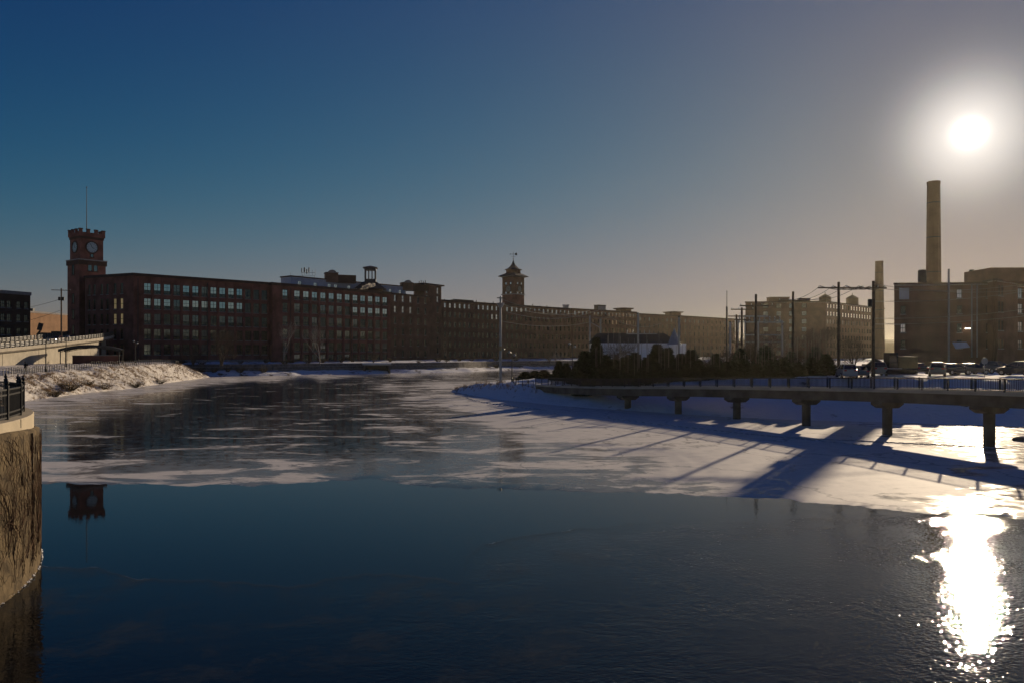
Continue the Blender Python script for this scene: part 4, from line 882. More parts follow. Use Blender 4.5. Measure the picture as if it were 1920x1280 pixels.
for (x, h) in ((60, 1.2), (68, .5)):
    b = MB(); q = pt(tan, G(x, 581, 280)); b.box((q.x - 1.5, q.y, q.z + h / 2 - .5), (1.2, 1.2, h + 1)); b.build('roof_vent', M['dark_metal'], tan)

# ------------------------------------------------------------------ footbridge on the right
BR = [(3.9, 112.0, 2.25), (7.6, 103, 2.4), (13.7, 92.0, 2.75), (18.6, 85.6, 3.05), (23.3, 79.0, 3.3), (27.7, 71.6, 3.55), (31.6, 64.0, 3.8), (34.9, 55.6, 4.02), (37.6, 46.5, 4.2), (39.6, 37.5, 4.3), (41, 28, 4.35), (42, 18, 4.4)]
def bridge():
    C = resample([(p[0] - .45, p[1] - .2, p[2]) for p in BR], 133)                       # near edge of the deck
    T = [(C[min(i + 1, 132)] - C[max(i - 1, 0)]).normalized() for i in range(133)]
    Nn = [Vector((-t.y, t.x, 0)).normalized() for t in T]     # towards the far (right) side
    r = thing('footbridge', 'long curving footbridge on round piers over the snowy bank', 'bridge', tuple(C[0]))
    o = C[0]
    def sweep(sec, name, mat, i0=0, i1=132):
        mb = MB(); n = len(sec); b0 = 0
        for i in range(i0, i1 + 1):
            for (a, z) in sec: p = C[i] + Nn[i] * a + Vector((0, 0, z)) - o; mb.v.append(tuple(p))
        m = i1 - i0
        for j in range(m):
            for k in range(n):
                k2 = (k + 1) % n; mb.f.append((j * n + k, (j + 1) * n + k, (j + 1) * n + k2, j * n + k2))
        mb.f.append(tuple(range(n))); mb.f.append(tuple(m * n + k for k in range(n))[::-1])
        return mb.build(name, mat, r)
    W = 2.6
    sweep([(0, 0), (W, 0), (W, -.18), (0, -.18)], 'deck', M['concrete_dark'])
    sweep([(-.12, .16), (.14, .16), (.14, .003), (-.12, -.1)], 'kerb', M['concrete'])
    sweep([(W - .14, .16), (W + .12, .16), (W + .12, -.1), (W - .14, .003)], 'kerb', M['concrete'])
    sweep([(.1, -.183), (.34, -.183), (.34, -.95), (.1, -.95)], 'girder', M['concrete_dark'])
    sweep([(W - .34, -.183), (W - .1, -.183), (W - .1, -.95), (W - .34, -.95)], 'girder', M['concrete_dark'])
    sweep([(W / 2 - .15, -.183), (W / 2 + .15, -.183), (W / 2 + .15, -.8), (W / 2 - .15, -.8)], 'girder', M['concrete_dark'])
    # piers stand at the control points
    for k in range(2, 11):
        i = round(k * 12.0); base = C[i] + Nn[i] * (W / 2); pr = MB()
        zt_ = C[i].z - .98
        pr.lathe((base.x - o.x, base.y - o.y, -1.2 - o.z), [(.4, 0), (.4, zt_ + 1.2 - .5)], 16)
        pier = pr.build('pier', M['concrete_dark'], r, False)
        a = math.atan2(Nn[i].y, Nn[i].x); hd = MB(); mz = Matrix.Rotation(a, 3, 'Z')
        sec = [(-1.35, .05), (-1.35, -.2), (-.75, -.5), (.75, -.5), (1.35, -.2), (1.35, .05)]
        V = [mz @ Vector((x, -.55, z)) + Vector((base.x, base.y, zt_)) - o for x, z in sec] + [mz @ Vector((x, .55, z)) + Vector((base.x, base.y, zt_)) - o for x, z in sec]
        n = 6; hd.add(V, [tuple(range(n)), tuple(range(n, 2 * n))[::-1]] + [(k2, k2 + n, (k2 + 1) % n + n, (k2 + 1) % n) for k2 in range(n)])
        hd.build('pier_cap', M['concrete_dark'], pier)
    # railings: posts, rails and infill bars panel by panel
    for side, a in ((0, 0.02), (1, W - .02)):
        sweep([(a - .03, 1.12), (a + .03, 1.12), (a + .03, 1.06), (a - .03, 1.06)], 'handrail', M['dark_metal'])
        sweep([(a - .02, .3), (a + .02, .3), (a + .02, .26), (a - .02, .26)], 'bottom_rail', M['dark_metal'])
        acc = 0.0; last = 0
        pm = MB(); pm.bx(-.05, .05, -.05, .05, .1, 1.16); pmesh = pm.mesh('post'); pmesh.materials.append(M['dark_metal'])
        s_ = [0.0]
        for i in range(1, 133): s_.append(s_[-1] + (C[i] - C[i - 1]).length)
        def at_s(q):
            for i in range(132):
                if s_[i + 1] >= q:
                    u = (q - s_[i]) / (s_[i + 1] - s_[i]); return C[i].lerp(C[i + 1], u) + Nn[i] * a, T[i]
            return C[132] + Nn[132] * a, T[132]
        q = 0.2; panel = 2.3
        while q < s_[-1] - panel:
            p_, t_ = at_s(q); po = link('post', pmesh, r); po.location = p_ - o; po.rotation_euler = (0, 0, math.atan2(t_.y, t_.x))
            bars = MB(); nb_ = 17
            for k in range(1, nb_):
                pp, _ = at_s(q + panel * k / nb_); pp = pp - o
                bars.box((pp.x, pp.y, pp.z + .68), (.022, .022, .78))
            tag(bars.build('balusters', M['dark_metal'], r), kind='stuff')
            q += panel
bridge()

# ------------------------------------------------------------------ near wall with railing, left
WC = Vector((-28.3, 18.0)); WR = 14.3
def near_wall():
    r = thing('river_wall', 'curved concrete river wall overgrown with bare vines', 'wall', (WC.x, WC.y, 0))
    a0, a1, n = R(-80), R(175), 180
    def ring(name, mat, prof, jag=0.0, close=True):
        mb = MB(); m = len(prof)
        for i in range(n + 1):
            a = a0 + (a1 - a0) * i / n
            for rr_, z in prof:
                q = rr_ + (jag * fbm((a * 14, (4.5 if callable(z) else z), 2), 1, 4) if jag else 0)
                mb.v.append((q * math.cos(a), q * math.sin(a), z(a) if callable(z) else z))
        for i in range(n):
            for j in range(m - 1): mb.f.append((i * m + j, (i + 1) * m + j, (i + 1) * m + j + 1, i * m + j + 1))
        return mb.build(name, mat, r, bool(jag))
    cut = lambda a: 4.72 - 0.38 * smooth01((math.degrees(a) - 5) / 40.0)
    ring('wall_face', M['wall_face'], [(WR + .05, -1.0), (WR + .03, .4), (WR, 1.2), (WR, 2.0), (WR - .02, 2.8), (WR - .02, 3.6), (WR - .02, 4.2), (WR - .03, cut), (WR - .16, lambda a: cut(a) + .06)], .05)
    ring('cap', M['cap_stone'], [(WR - .17, lambda a: cut(a) + .02), (WR - .17, 4.97), (WR - .19, 5.0), (WR - .8, 5.0), (WR - .8, 4.6)])
    for k in range(16):
        a = R(-70 + 15 * k); mb = MB(); mz = Matrix.Rotation(a, 3, 'Z')
        mb.box(mz @ Vector((WR - .165, 0, 4.86)), (.012, .03, .26), a); mb.build('cap_joint', M['iron'], r)
    for a_ in (R(22.5), R(-8), R(52)):
        mb = MB(); mb.box(Vector((WR * math.cos(a_), WR * math.sin(a_), 2.2)), (.06, .03, 4.6), a_); mb.build('expansion_joint', M['iron'], r)
    # bare vine stems clinging to the face
    iv = MB(); rv = random.Random(5)
    for k in range(900):
        a = R(rv.uniform(-14, 62)); z = rv.uniform(.2, 2.4) if rv.random() < .5 else rv.uniform(1.5, 4.3); pts = []; dr = rv.uniform(-.7, .7); wd0 = rv.choice([.006, .008, .01, .018])
        for j in range(rv.randint(5, 12)):
            pts.append(((WR + .045) * math.cos(a), (WR + .045) * math.sin(a), z))
            dr += rv.uniform(-.55, .55); dr = max(-1.3, min(1.3, dr)); a += .15 * math.sin(dr) / WR * 1.6; z += .2 * math.cos(dr)
            if z > cut(a) - .02: break
        if len(pts) > 2: iv.tube(pts, [max(.004, wd0 * (1 - j / len(pts))) for j in range(len(pts))], 4, False)
    tag(iv.build('bare_vines', M['ivy'], r), kind='stuff')
    fr = MB()
    for k in range(260):
        a = R(rv.uniform(-40, 60)); s_ = rv.uniform(.01, .05) * (1 + fbm((a * 9, 0, 0), 1, 2))
        fr.lathe(((WR + .06) * math.cos(a), (WR + .06) * math.sin(a), rv.uniform(-.02, .05)), [(s_ * .7, 0), (s_, s_ * .4), (s_ * .4, s_ * .9)], 5, a)
    tag(fr.build('ice_crust', M['snow'], r), kind='stuff')
    tp = MB(); pl = [(WC.x + (WR - .79) * math.cos(a0 + (a1 - a0) * i / 60), WC.y + (WR - .79) * math.sin(a0 + (a1 - a0) * i / 60)) for i in range(61)]
    tp.prism(pl + [(-60, 20), (-60, -2)], 4.3, 4.82); tag(tp.build('pavement', M['asphalt']), kind='structure')
def wall_face_mat():
    m = material('wall_face', (0.07, 0.05, 0.028), .95, .3, 1.6, .9, 5, col2=(0.17, 0.125, 0.07)); t = m.node_tree
    vo = N(t, 'ShaderNodeTexVoronoi', feature='DISTANCE_TO_EDGE'); vo.inputs['Scale'].default_value = 2.6; no = N(t, 'ShaderNodeTexNoise'); no.inputs['Scale'].default_value = 3; no.inputs['Detail'].default_value = 6
    c = N(t, 'ShaderNodeTexCoord'); mxv = N(t, 'ShaderNodeMixRGB'); mxv.inputs[0].default_value = 0.25; t.links.new(c.outputs['Object'], no.inputs[0]); t.links.new(c.outputs['Object'], mxv.inputs[1]); t.links.new(no.outputs['Color'], mxv.inputs[2]); t.links.new(mxv.outputs[0], vo.inputs['Vector'])
    rp2 = N(t, 'ShaderNodeMapRange'); rp2.inputs[2].default_value = 0.05; rp2.inputs[3].default_value = 0.45; rp2.inputs[4].default_value = 1.0; t.links.new(vo.outputs['Distance'], rp2.inputs[0])
    p = t.nodes['Principled BSDF']; src = p.inputs['Base Color'].links[0].from_socket; mu = N(t, 'ShaderNodeMixRGB', blend_type='MULTIPLY'); mu.inputs[0].default_value = 1; t.links.new(src, mu.inputs[1]); t.links.new(rp2.outputs[0], mu.inputs[2]); t.links.new(mu.outputs[0], p.inputs['Base Color'])
    return m
M['wall_face'] = wall_face_mat(); near_wall()
def near_railing():
    r = thing('iron_railing', 'black iron railing with finials on the curved river wall', 'railing', (WC.x, WC.y, 5.0))
    RR = WR - .48; step = 7.6; angs = [-72 + step * k for k in range(32)]
    pm = MB(); pm.bx(-.05, .05, -.05, .05, 0, 1.0); pmesh = pm.mesh('post'); pmesh.materials.append(M['iron'])
    fm = MB(); fm.lathe((0, 0, 1.0), [(.07, 0), (.07, .03), (.03, .05), (.06, .1), (.06, .14), (.02, .19), (.03, .22), (.004, .27)], 8); fmesh = fm.mesh('finial'); fmesh.materials.append(M['iron'])
    km = MB(); km.bx(-.011, .011, -.011, .011, .08, .9); kmesh = km.mesh('picket'); kmesh.materials.append(M['iron'])
    for k, d in enumerate(angs):
        a = R(d); p0 = Vector((RR * math.cos(a), RR * math.sin(a), 0))
        po = link('post', pmesh, r); po.location = p0; po.rotation_euler = (0, 0, a); link('finial', fmesh, po)
        if k == len(angs) - 1: break
        a2 = R(angs[k + 1]); p1 = Vector((RR * math.cos(a2), RR * math.sin(a2), 0)); mid = (p0 + p1) / 2; ang = math.atan2(p1.y - p0.y, p1.x - p0.x); ln = (p1 - p0).length
        for z in (.91, .75, .2, .06):
            q = MB(); q.box((mid.x, mid.y, z), (ln, .045, .05), ang); q.build('rail', M['iron'], r)
        if -45 < d < 120:
            for j in range(1, 15):
                pk = link('picket', kmesh, r); pk.location = p0.lerp(p1, j / 15); pk.rotation_euler = (0, 0, ang)
near_railing()

# ------------------------------------------------------------------ left bank: fence, path lamps, ramp, pavilion
def surface_z(objname, x, y):
    if objname not in BVH:
        me = bpy.data.objects[objname].data
        BVH[objname] = BVHTree.FromPolygons([v.co for v in me.vertices], [tuple(p.vertices) for p in me.polygons])
    loc = BVH[objname].ray_cast(Vector((x, y, 200)), Vector((0, 0, -1)))[0]
    return loc.z if loc is not None else 4.0
BVH = {}
def bank_fence():
    line = resample([(-79.5, 98, 0), (-82.2, 121, 0), (-83.6, 133, 0), (-86.4, 153, 0), (-90, 178, 0), (-95, 208, 0), (-99, 222, 0)], 118)
    r = thing('path_fence', 'dark post fence along the top of the grassy left bank', 'fence', tuple(line[0]))
    o = line[0]; pm = MB(); pm.bx(-.05, .05, -.05, .05, -.3, 1.12); mesh_ = pm.mesh('post'); mesh_.materials.append(M['iron'])
    P = [Vector((p.x, p.y, surface_z('left_bank', p.x, p.y))) for p in line]
    for p in P: q = link('post', mesh_, r); q.location = p - o
    for z in (1.02, .55, .2):
        mb = MB(); mb.tube([p - o + Vector((0, 0, z)) for p in P], .018, 4); mb.build('rail', M['iron'], r)
bank_fence()
def lamp_post(P, h, label, twin=True):
    r = thing('lamp_post', label, 'street lamp', P, 0, 'dark riverside lamp posts')
    b = MB(); b.lathe((0, 0, -.3), [(.16, 0), (.16, .9), (.09, 1.1), (.07, h)], 8); b.build('pole', M['iron'], r)
    for s_, dz in ((-1, 0), (1, -.5)) if twin else ((1, 0),):
        a = MB(); a.tube([(0, 0, h - .7 + dz), (s_ * .25, 0, h - .3 + dz), (s_ * .45, 0, h - .25 + dz)], .035, 5); arm = a.build('arm', M['iron'], r)
        q = MB(); q.lathe((s_ * .45, 0, h - .5 + dz), [(.12, 0), (.24, .12), (.2, .3), (.06, .42)], 10); q.build('lamp_head', M['steel'], r)
def lz(ob, x, Y): X = GX(x, Y); return (X, Y, surface_z(ob, X, Y))
lamp_post(lz('left_bank', 86, 134), 6.1, 'tall dark lamp post before the pale ramp wall, nearest the frame edge', False)
lamp_post(lz('left_bank', 124, 150), 6.4, 'tall dark lamp post in front of the arched pavilion', False)
lamp_post(lz('left_bank', 254, 190), 6.0, 'dark lamp post in front of the mill, near the end of the bank fence')
lamp_post(lz('right_bank', 960, 128), 5.4, 'twin-headed dark lamp post beside the tall cable pole')
lamp_post(lz('right_bank', 1073, 128), 6.2, 'twin-headed lamp post by the shrubs where the footbridge begins')
# ramp viaduct
def ramp():
    near = [Vector((-99.5, 118, 6.0)), Vector((-103.2, 150, 7.75)), Vector((-107.5, 178, 9.4)), Vector((-112.7, 205, 11.1)), Vector((-124, 232, 12.4))]
    n = 60; C = resample([tuple(p) for p in near], n)
    r = thing('road_ramp', 'pale concrete road ramp climbing past the dark mill', 'ramp', tuple(C[0])); o = C[0]
    def side(i): t_ = (C[min(i + 1, n - 1)] - C[max(i - 1, 0)]); return Vector((-t_.y, t_.x, 0)).normalized()
    def sweep(sec, name, mat, i0, i1):
        mb = MB(); m = len(sec)
        for i in range(i0, i1 + 1):
            for (a, z, ab) in sec:
                p = C[i] + side(i) * a; p.z = z if ab else p.z + z; mb.v.append(tuple(p - o))
        for j in range(i1 - i0):
            for k in range(m): k2 = (k + 1) % m; mb.f.append((j * m + k, (j + 1) * m + k, (j + 1) * m + k2, j * m + k2))
        mb.f.append(tuple(range(m))); mb.f.append(tuple((i1 - i0) * m + k for k in range(m))[::-1])
        return mb.build(name, mat, r)
    sweep([(-.35, -.12, 0), (12, -.12, 0), (12, -.75, 0), (-.35, -.75, 0)], 'deck', M['concrete_dark'], 0, n - 1)
    sweep([(.4, -.05, 0), (11.2, -.05, 0), (11.2, -.115, 0), (.4, -.115, 0)], 'roadway', M['asphalt'], 0, n - 1)
    sweep([(-.4, .2, 0), (.15, .2, 0), (.15, -.113, 0), (-.4, -.45, 0)], 'kerb', M['concrete'], 0, n - 1)
    sweep([(11.6, .2, 0), (12.1, .2, 0), (12.1, -.3, 0), (11.6, -.113, 0)], 'kerb', M['concrete'], 0, n - 1)
    iw = int(n * .74)
    sweep([(.5, -.753, 0), (11, -.753, 0), (11, 2.0, 1), (.5, 2.0, 1)], 'retaining_wall', M['concrete'], 0, iw)
    for k in (16, 24, 32, 40):
        mb = MB(); p = C[k] + side(k) * .48 - o; t_ = C[k + 1] - C[k]; mb.box((p.x, p.y, p.z - 2.6), (.06, .03, 3.6), math.atan2(t_.y, t_.x)); mb.build('wall_joint', M['concrete_dark'], r)
    for k in (50,):
        mb = MB(); p = C[k] + side(k) * .9 - o; t_ = C[k + 1] - C[k]; a = math.atan2(t_.y, t_.x)
        for d in (1.2, 6, 10.5): q = C[k] + side(k) * d - o; mb.box((q.x, q.y, (q.z - .76 + 2 - o.z) / 2), (1.2, 1.0, q.z - .76 - 2 + o.z), a)
        mb.build('pier', M['concrete'], r)
    pm = MB(); pm.bx(-.2, .2, -.17, .17, -.1, 1.12); mesh_ = pm.mesh('post'); mesh_.materials.append(M['dark_metal'])
    S = [0]
    for i in range(1, n): S.append(S[-1] + (C[i] - C[i - 1]).length)
    def at_s(q, a):
        for i in range(n - 1):
            if S[i + 1] >= q: u = (q - S[i]) / (S[i + 1] - S[i]); return C[i].lerp(C[i + 1], u) + side(i) * a, math.atan2((C[i + 1] - C[i]).y, (C[i + 1] - C[i]).x)
        return C[-1] + side(n - 1) * a, 0
    for a in (-.12, 11.85):
        q = .5
        while q < S[-1]:
            p, an = at_s(q, a); po = link('post', mesh_, r); po.location = p - o + Vector((0, 0, .2)); po.rotation_euler = (0, 0, an); q += 2.0
        for z in (.5, .82, 1.14):
            sweep([(a - .05, z + .055, 0), (a + .05, z + .055, 0), (a + .05, z - .055, 0), (a - .05, z - .055, 0)], 'rail', M['galv'], 0, n - 1)
    return at_s
ramp_at = ramp()
def pavilion():
    P = Vector((-103.0, 170, 0)); Q = Vector((-91.4, 174, 0)); d = Q - P; a = math.atan2(d.y, d.x); Lp = d.length
    z0 = 4.3
    r = thing('picnic_pavilion', 'arched-roof open pavilion with a dark brick back wall below the ramp', 'pavilion', (P.x, P.y, z0), a)
    n = 16; ht, sp = 3.45, 1.0
    top = [(Lp * k / n, ht + sp * (1 - (2 * k / n - 1) ** 2)) for k in range(n + 1)]
    mb = MB(); V = []
    for y in (-.4, 5.4):
        for dz in (0, .16): V += [(x * 1.04 - .02 * Lp, y, z + dz) for x, z in top]
    m = n + 1
    for k in range(n):
        mb.f += [(k, k + 1, m + k + 1, m + k)[::-1], (m + k, m + k + 1, 3 * m + k + 1, 3 * m + k), (2 * m + k, 2 * m + k + 1, 3 * m + k + 1, 3 * m + k), (k, k + 1, 2 * m + k + 1, 2 * m + k)]
    mb.v = [tuple(v) for v in V]; mb.build('roof', M['dark_metal'], r)
    for y in (-.45, 5.4):
        fb = MB(); V = [(x * 1.04 - .02 * Lp, y, z - .42) for x, z in top] + [(x * 1.04 - .02 * Lp, y, z + .2) for x, z in top] + [(x * 1.04 - .02 * Lp, y + .06, z - .42) for x, z in top] + [(x * 1.04 - .02 * Lp, y + .06, z + .2) for x, z in top]
        fb.add(V, [(k, k + 1, m + k + 1, m + k) for k in range(n)] + [(3 * m + k, 3 * m + k + 1, 2 * m + k + 1, 2 * m + k) for k in range(n)] + [(k, 2 * m + k, 2 * m + k + 1, k + 1) for k in range(n)] + [(m + k, m + k + 1, 3 * m + k + 1, 3 * m + k) for k in range(n)]); fb.build('fascia', M['dark_metal'], r)
    for y in (0, 5):
        tb = MB()
        for k in range(n):
            x0, z_0 = top[k]; x1, z_1 = top[k + 1]; tb.tube([(x0, y, z_0 - .55 if k % 2 else z_0 - .05), (x1, y, z_1 - .05 if k % 2 else z_1 - .55)], .04, 4)
        tb.tube([(x, y, z - .55) for x, z in top], .05, 4); tb.build('truss', M['dark_metal'], r)
    for x in (.15, Lp - .15):
        for y in (0, 5): pb = MB(); pb.bx(x - .09, x + .09, y - .09, y + .09, -.6, ht + .05); pb.build('post', M['dark_metal'], r)
    b = MB(); b.bx(2.3, Lp - .35, 1.2, 1.6, -.6, 2.15); b.build('brick_wall', M['brick'], r)
    b = MB(); b.bx(2.2, Lp - .25, 1.12, 1.68, 2.15, 2.27); b.build('coping', M['concrete'], r)
pavilion()
# utility pole at the left edge
def utility_pole(P, h, label, arms=((-.5, 2.4),), transformer=None, ang=0.0, group='wooden utility poles', r_=.16):
    r = thing('utility_pole', label, 'utility pole', P, ang, group)
    b = MB(); b.tube([(0, 0, -.5), (0, 0, h)], [r_ * 1.15, r_ * .8], 8); b.build('pole', M['pole_wood'], r)
    for dz, wd in arms:
        b = MB(); b.bx(-wd / 2, wd / 2, -r_ - .12, -r_ + .02, h + dz - .08, h + dz + .08); arm = b.build('crossarm', M['pole_wood'], r)
        for k in range(4):
            x = -wd / 2 + .15 + (wd - .3) * k / 3; q = MB(); q.lathe((x, -r_ - .05, h + dz + .08), [(.03, 0), (.07, .08), (.07, .16), (.03, .24)], 6); q.build('insulator', M['steel'], arm)
    if transformer:
        for s_ in transformer: q = MB(); q.lathe((s_ * .45, -.1, h - 3.2), [(.26, 0), (.28, .1), (.28, .85), (.2, .95)], 10); q.build('transformer', M['dark_metal'], r)
    return r
utility_pole((GX(115, 196), 196, 4.4), GZ(541, 196) - 4.4, 'wooden utility pole with transformers beside the clock tower', ((-.5, 4.4),), (-1, 1), ang=R(20), r_=.2)
for (x, Y, zz, nm) in ((74, 224, 10.5, 'basketball_hoop'),):
    r = thing(nm, 'dark tilted board on a post before the sunlit tan wall', 'sign board', (GX(70, Y), Y, 8.5), R(15))
    b = MB(); b.tube([(0, 0, -2), (0, 0, 4.2), (.8, 0, 5.2)], .28, 6); b.build('post', M['dark_metal'], r)
    b = MB(); b.box((.75, 0, 6.4), (1.3, .2, 2.2), m=Matrix.Rotation(R(15), 3, 'Y')); b.build('board', M['dark_metal'], r)
r.name = 'tilted_board'
r = thing('flatbed_truck', 'dark parked truck shape on the ramp before the tan wall', 'truck', (GX(92, 214), 214, 10.6), R(75))
b = MB(); b.bx(-3.2, 1.6, -1.1, 1.1, .9, 1.5); b.build('bed', M['dark_metal'], r)
b = MB(); b.bx(1.65, 3.3, -1.05, 1.05, .8, 2.7); b.build('cab', M['dark_metal'], r)
b = MB(); b.bx(-3.0, .9, -.9, .9, 1.5, 2.2); b.build('load', M['pole_wood'], r)
for x in (-2.2, 2.3):
    for y in (-1.0, 1.0): b = MB(); b.tube([(x, y - .12, .45), (x, y + .12, .45)], .45, 12); b.build('wheel', M['tyre'], r)

# ------------------------------------------------------------------ person on the riverside path
def person(P, rz, label):
    r = thing('person', label, 'person', P, rz)
    me = bpy.data.meshes.new('body')
    J = {'pel': (0, 0, .95, .15), 'wai': (0, .02, 1.12, .15), 'che': (0, .05, 1.34, .17), 'nec': (0, .06, 1.5, .07), 'hea': (0, .09, 1.62, .1), 'cro': (0, .08, 1.72, .085),
         'lsh': (-.19, .04, 1.43, .075), 'lel': (-.34, -.02, 1.2, .06), 'lwr': (-.22, .22, 1.05, .045), 'lha': (-.16, .29, 1.02, .04),
         'rsh': (.19, .04, 1.43, .075), 'rel': (.35, -.02, 1.2, .06), 'rwr': (.24, .22, 1.05, .045), 'rha': (.18, .29, 1.02, .04),
         'lhi': (-.1, 0, .9, .11), 'lkn': (-.13, .04, .5, .08), 'lan': (-.14, -.02, .1, .06), 'lto': (-.15, .13, .05, .05),
         'rhi': (.1, 0, .9, .11), 'rkn': (.14, .02, .5, .08), 'ran': (.16, -.05, .1, .06), 'rto': (.18, .1, .05, .05)}
    names = list(J); E = [('pel', 'wai'), ('wai', 'che'), ('che', 'nec'), ('nec', 'hea'), ('hea', 'cro'), ('che', 'lsh'), ('lsh', 'lel'), ('lel', 'lwr'), ('lwr', 'lha'), ('che', 'rsh'), ('rsh', 'rel'), ('rel', 'rwr'), ('rwr', 'rha'),
         ('pel', 'lhi'), ('lhi', 'lkn'), ('lkn', 'lan'), ('lan', 'lto'), ('pel', 'rhi'), ('rhi', 'rkn'), ('rkn', 'ran'), ('ran', 'rto')]
    me.from_pydata([J[k][:3] for k in names], [(names.index(a), names.index(b)) for a, b in E], [])
    o = link('body', me, r); me.materials.append(M['coat'])
    sk = o.modifiers.new('skin', 'SKIN'); sv = me.skin_vertices[0].data
    for i, k in enumerate(names): sv[i].radius = (J[k][3], J[k][3])
    sv[0].use_root = True
    ss = o.modifiers.new('sub', 'SUBSURF'); ss.levels = 1; ss.render_levels = 2
    c_ = MB(); prof = [(.21, 1.44), (.25, 1.3), (.235, 1.12), (.28, .9), (.34, .62)]
    b = len(c_.v)
    for rr_, z in prof:
        for k in range(16): a = 2 * math.pi * k / 16; c_.v.append((rr_ * math.cos(a), rr_ * .72 * math.sin(a) + .03, z))
    for i in range(len(prof) - 1):
        for k in range(16): k2 = (k + 1) % 16; c_.f.append((i * 16 + k, i * 16 + k2, (i + 1) * 16 + k2, (i + 1) * 16 + k))
    c_.build('coat', M['coat'], r, True)
    h = MB(); h.lathe((0, .08, 1.64), [(.115, 0), (.12, .06), (.1, .13), (.04, .17)], 12); h.build('hat', M['coat'], r, True)
    f = MB(); f.lathe((0, .155, 1.57), [(.03, 0), (.06, .04), (.06, .09), (.03, .13)], 8); f.build('face', M['skin'], r, True)
    bg_ = MB(); bg_.box((-.02, -.2, 1.22), (.34, .2, .46)); bg_.build('backpack', M['coat'], r)
    return r
X_ = GX(48, 131); person((X_, 131, surface_z('left_bank', X_, 131)), R(150), 'person in dark coat and hat on the path, elbows bent, by the fence')

# ------------------------------------------------------------------ far bank details
def far_pt(k, d, z):
    """point a distance d behind the far shoreline"""
    return (k[0] - .69 * d, k[1] + .72 * d, z)
def retaining_wall():
    line = resample([far_pt(p, 7.2, 0) for p in shore[1:10]], 70)
    r = thing('stone_embankment', 'long dark stone embankment wall at the foot of the mills', 'wall', tuple(line[0])); o = line[0]
    rv = random.Random(3)
    for i in range(69):
        a, b_ = line[i] - o, line[i + 1] - o; ang = math.atan2(b_.y - a.y, b_.x - a.x); ln = (b_ - a).length; mid = (a + b_) / 2
        for row in range(3):
            mb = MB(); h = .95; mb.box((mid.x + rv.uniform(-.05, .05), mid.y + rv.uniform(-.06, .06), .8 + row * h + h / 2), (ln - .06, .9, h - .05), ang); mb.build('stone_course', M['stone'], r)
retaining_wall()
oc = thing('culvert', 'concrete outfall box with snowy roof in the stone embankment', 'outfall', (GX(707, 259), 259, .6), math.atan2(B1[1] - B0[1], B1[0] - B0[0]) * .35)
b = MB(); b.bx(-4.6, -3.9, 0, 3, -.8, 2.2); b.build('side_wall', M['concrete_dark'], oc)
b = MB(); b.bx(3.9, 4.6, 0, 3, -.8, 2.2); b.build('side_wall', M['concrete_dark'], oc)
b = MB(); b.bx(-4.8, 4.8, -.2, 3.2, 2.2, 2.7); b.build('lintel', M['concrete'], oc)
b = MB(); b.bx(-4.9, 4.9, -.25, 3.3, 2.7, 3.1); b.build('snow_cover', M['snow'], oc)
b = MB(); b.bx(-3.9, 3.9, 2.4, 2.6, -.8, 2.2); b.build('gate', M['iron'], oc)

# ------------------------------------------------------------------ vegetation
def bare_tree_mesh(seed, h, spread, levels=5, trunk_r=.2, up=.5, stems=1, first=.25):
    rv = random.Random(seed); tr = MB(); cr = MB()
    def grow(p, d, ln, r0, lev):
        n = 4 if lev < 2 else 3; pts = [p]; q = p.copy(); dd = d.copy()
        for j in range(n):
            w0 = .07 if lev == 0 else .2; dd = (dd + Vector((rv.uniform(-w0, w0), rv.uniform(-w0, w0), rv.uniform(-.05, .15 * up + .05)))).normalized()
            q = q + dd * (ln / n); pts.append(q.copy())
        rad = [r0 * (1 - .5 * j / n) for j in range(n + 1)]
        (tr if lev == 0 else cr).tube(pts, rad, 6 if lev == 0 else (4 if lev < 3 else 3), lev == 0)
        if lev >= levels: return
        nb = rv.randint(3, 4) if lev < levels - 1 else rv.randint(2, 4)
        for k in range(nb):
            f = rv.uniform(.35, 1.0) if lev else rv.uniform(first, 1.0); i = min(int(f * n), n - 1); bp_ = pts[i].lerp(pts[i + 1], f * n - i)
            az = rv.uniform(0, 2 * math.pi); tilt_ = rv.uniform(.4, .95) * spread
            t_ = dd; a_ = t_.orthogonal().normalized(); a_ = Matrix.Rotation(az, 3, t_) @ a_
            nd = (t_ * math.cos(tilt_) + a_ * math.sin(tilt_) + Vector((0, 0, .2 * up))).normalized()
            grow(bp_, nd, ln * rv.uniform(.55, .78), max(r0 * .5, .012), lev + 1)
    for s_ in range(stems):
        a = 2 * math.pi * s_ / max(stems, 1); d = Vector((math.cos(a) * .35, math.sin(a) * .35, 1)).normalized() if stems > 1 else Vector((rv.uniform(-.08, .08), rv.uniform(-.08, .08), 1)).normalized()
        grow(Vector((0, 0, -.4)), d, h * .42, trunk_r, 0)
    return tr.mesh('trunk'), cr.mesh('crown')
TREES = {}
def bare_tree(kind, P, s, label, rz=0, mat='bark', group='bare winter trees', name='bare_tree', **kw):
    if kind not in TREES: TREES[kind] = bare_tree_mesh(**kw)
    tm, cm = TREES[kind]; r = thing(name, label, 'tree', P, rz, group); r.scale = (s, s, s)
    for nm, me in (('trunk', tm), ('crown', cm)):
        o = link(nm, me, r)
        if not me.materials: me.materials.append(M[mat])
        o.material_slots[0].link = 'OBJECT'; o.material_slots[0].material = M[mat]
    return r
fz = lambda x, Y: (GX(x, Y), Y, surface_z('far_bank', GX(x, Y), Y))
bare_tree('broad', fz(412, 224) if False else (GX(415, 226), 226, 3.6), 1.0, 'broad bushy bare tree in front of the grid-windowed mill', 0, seed=21, h=13, spread=1.05, levels=6, trunk_r=.3, stems=3, up=.5, first=.1)
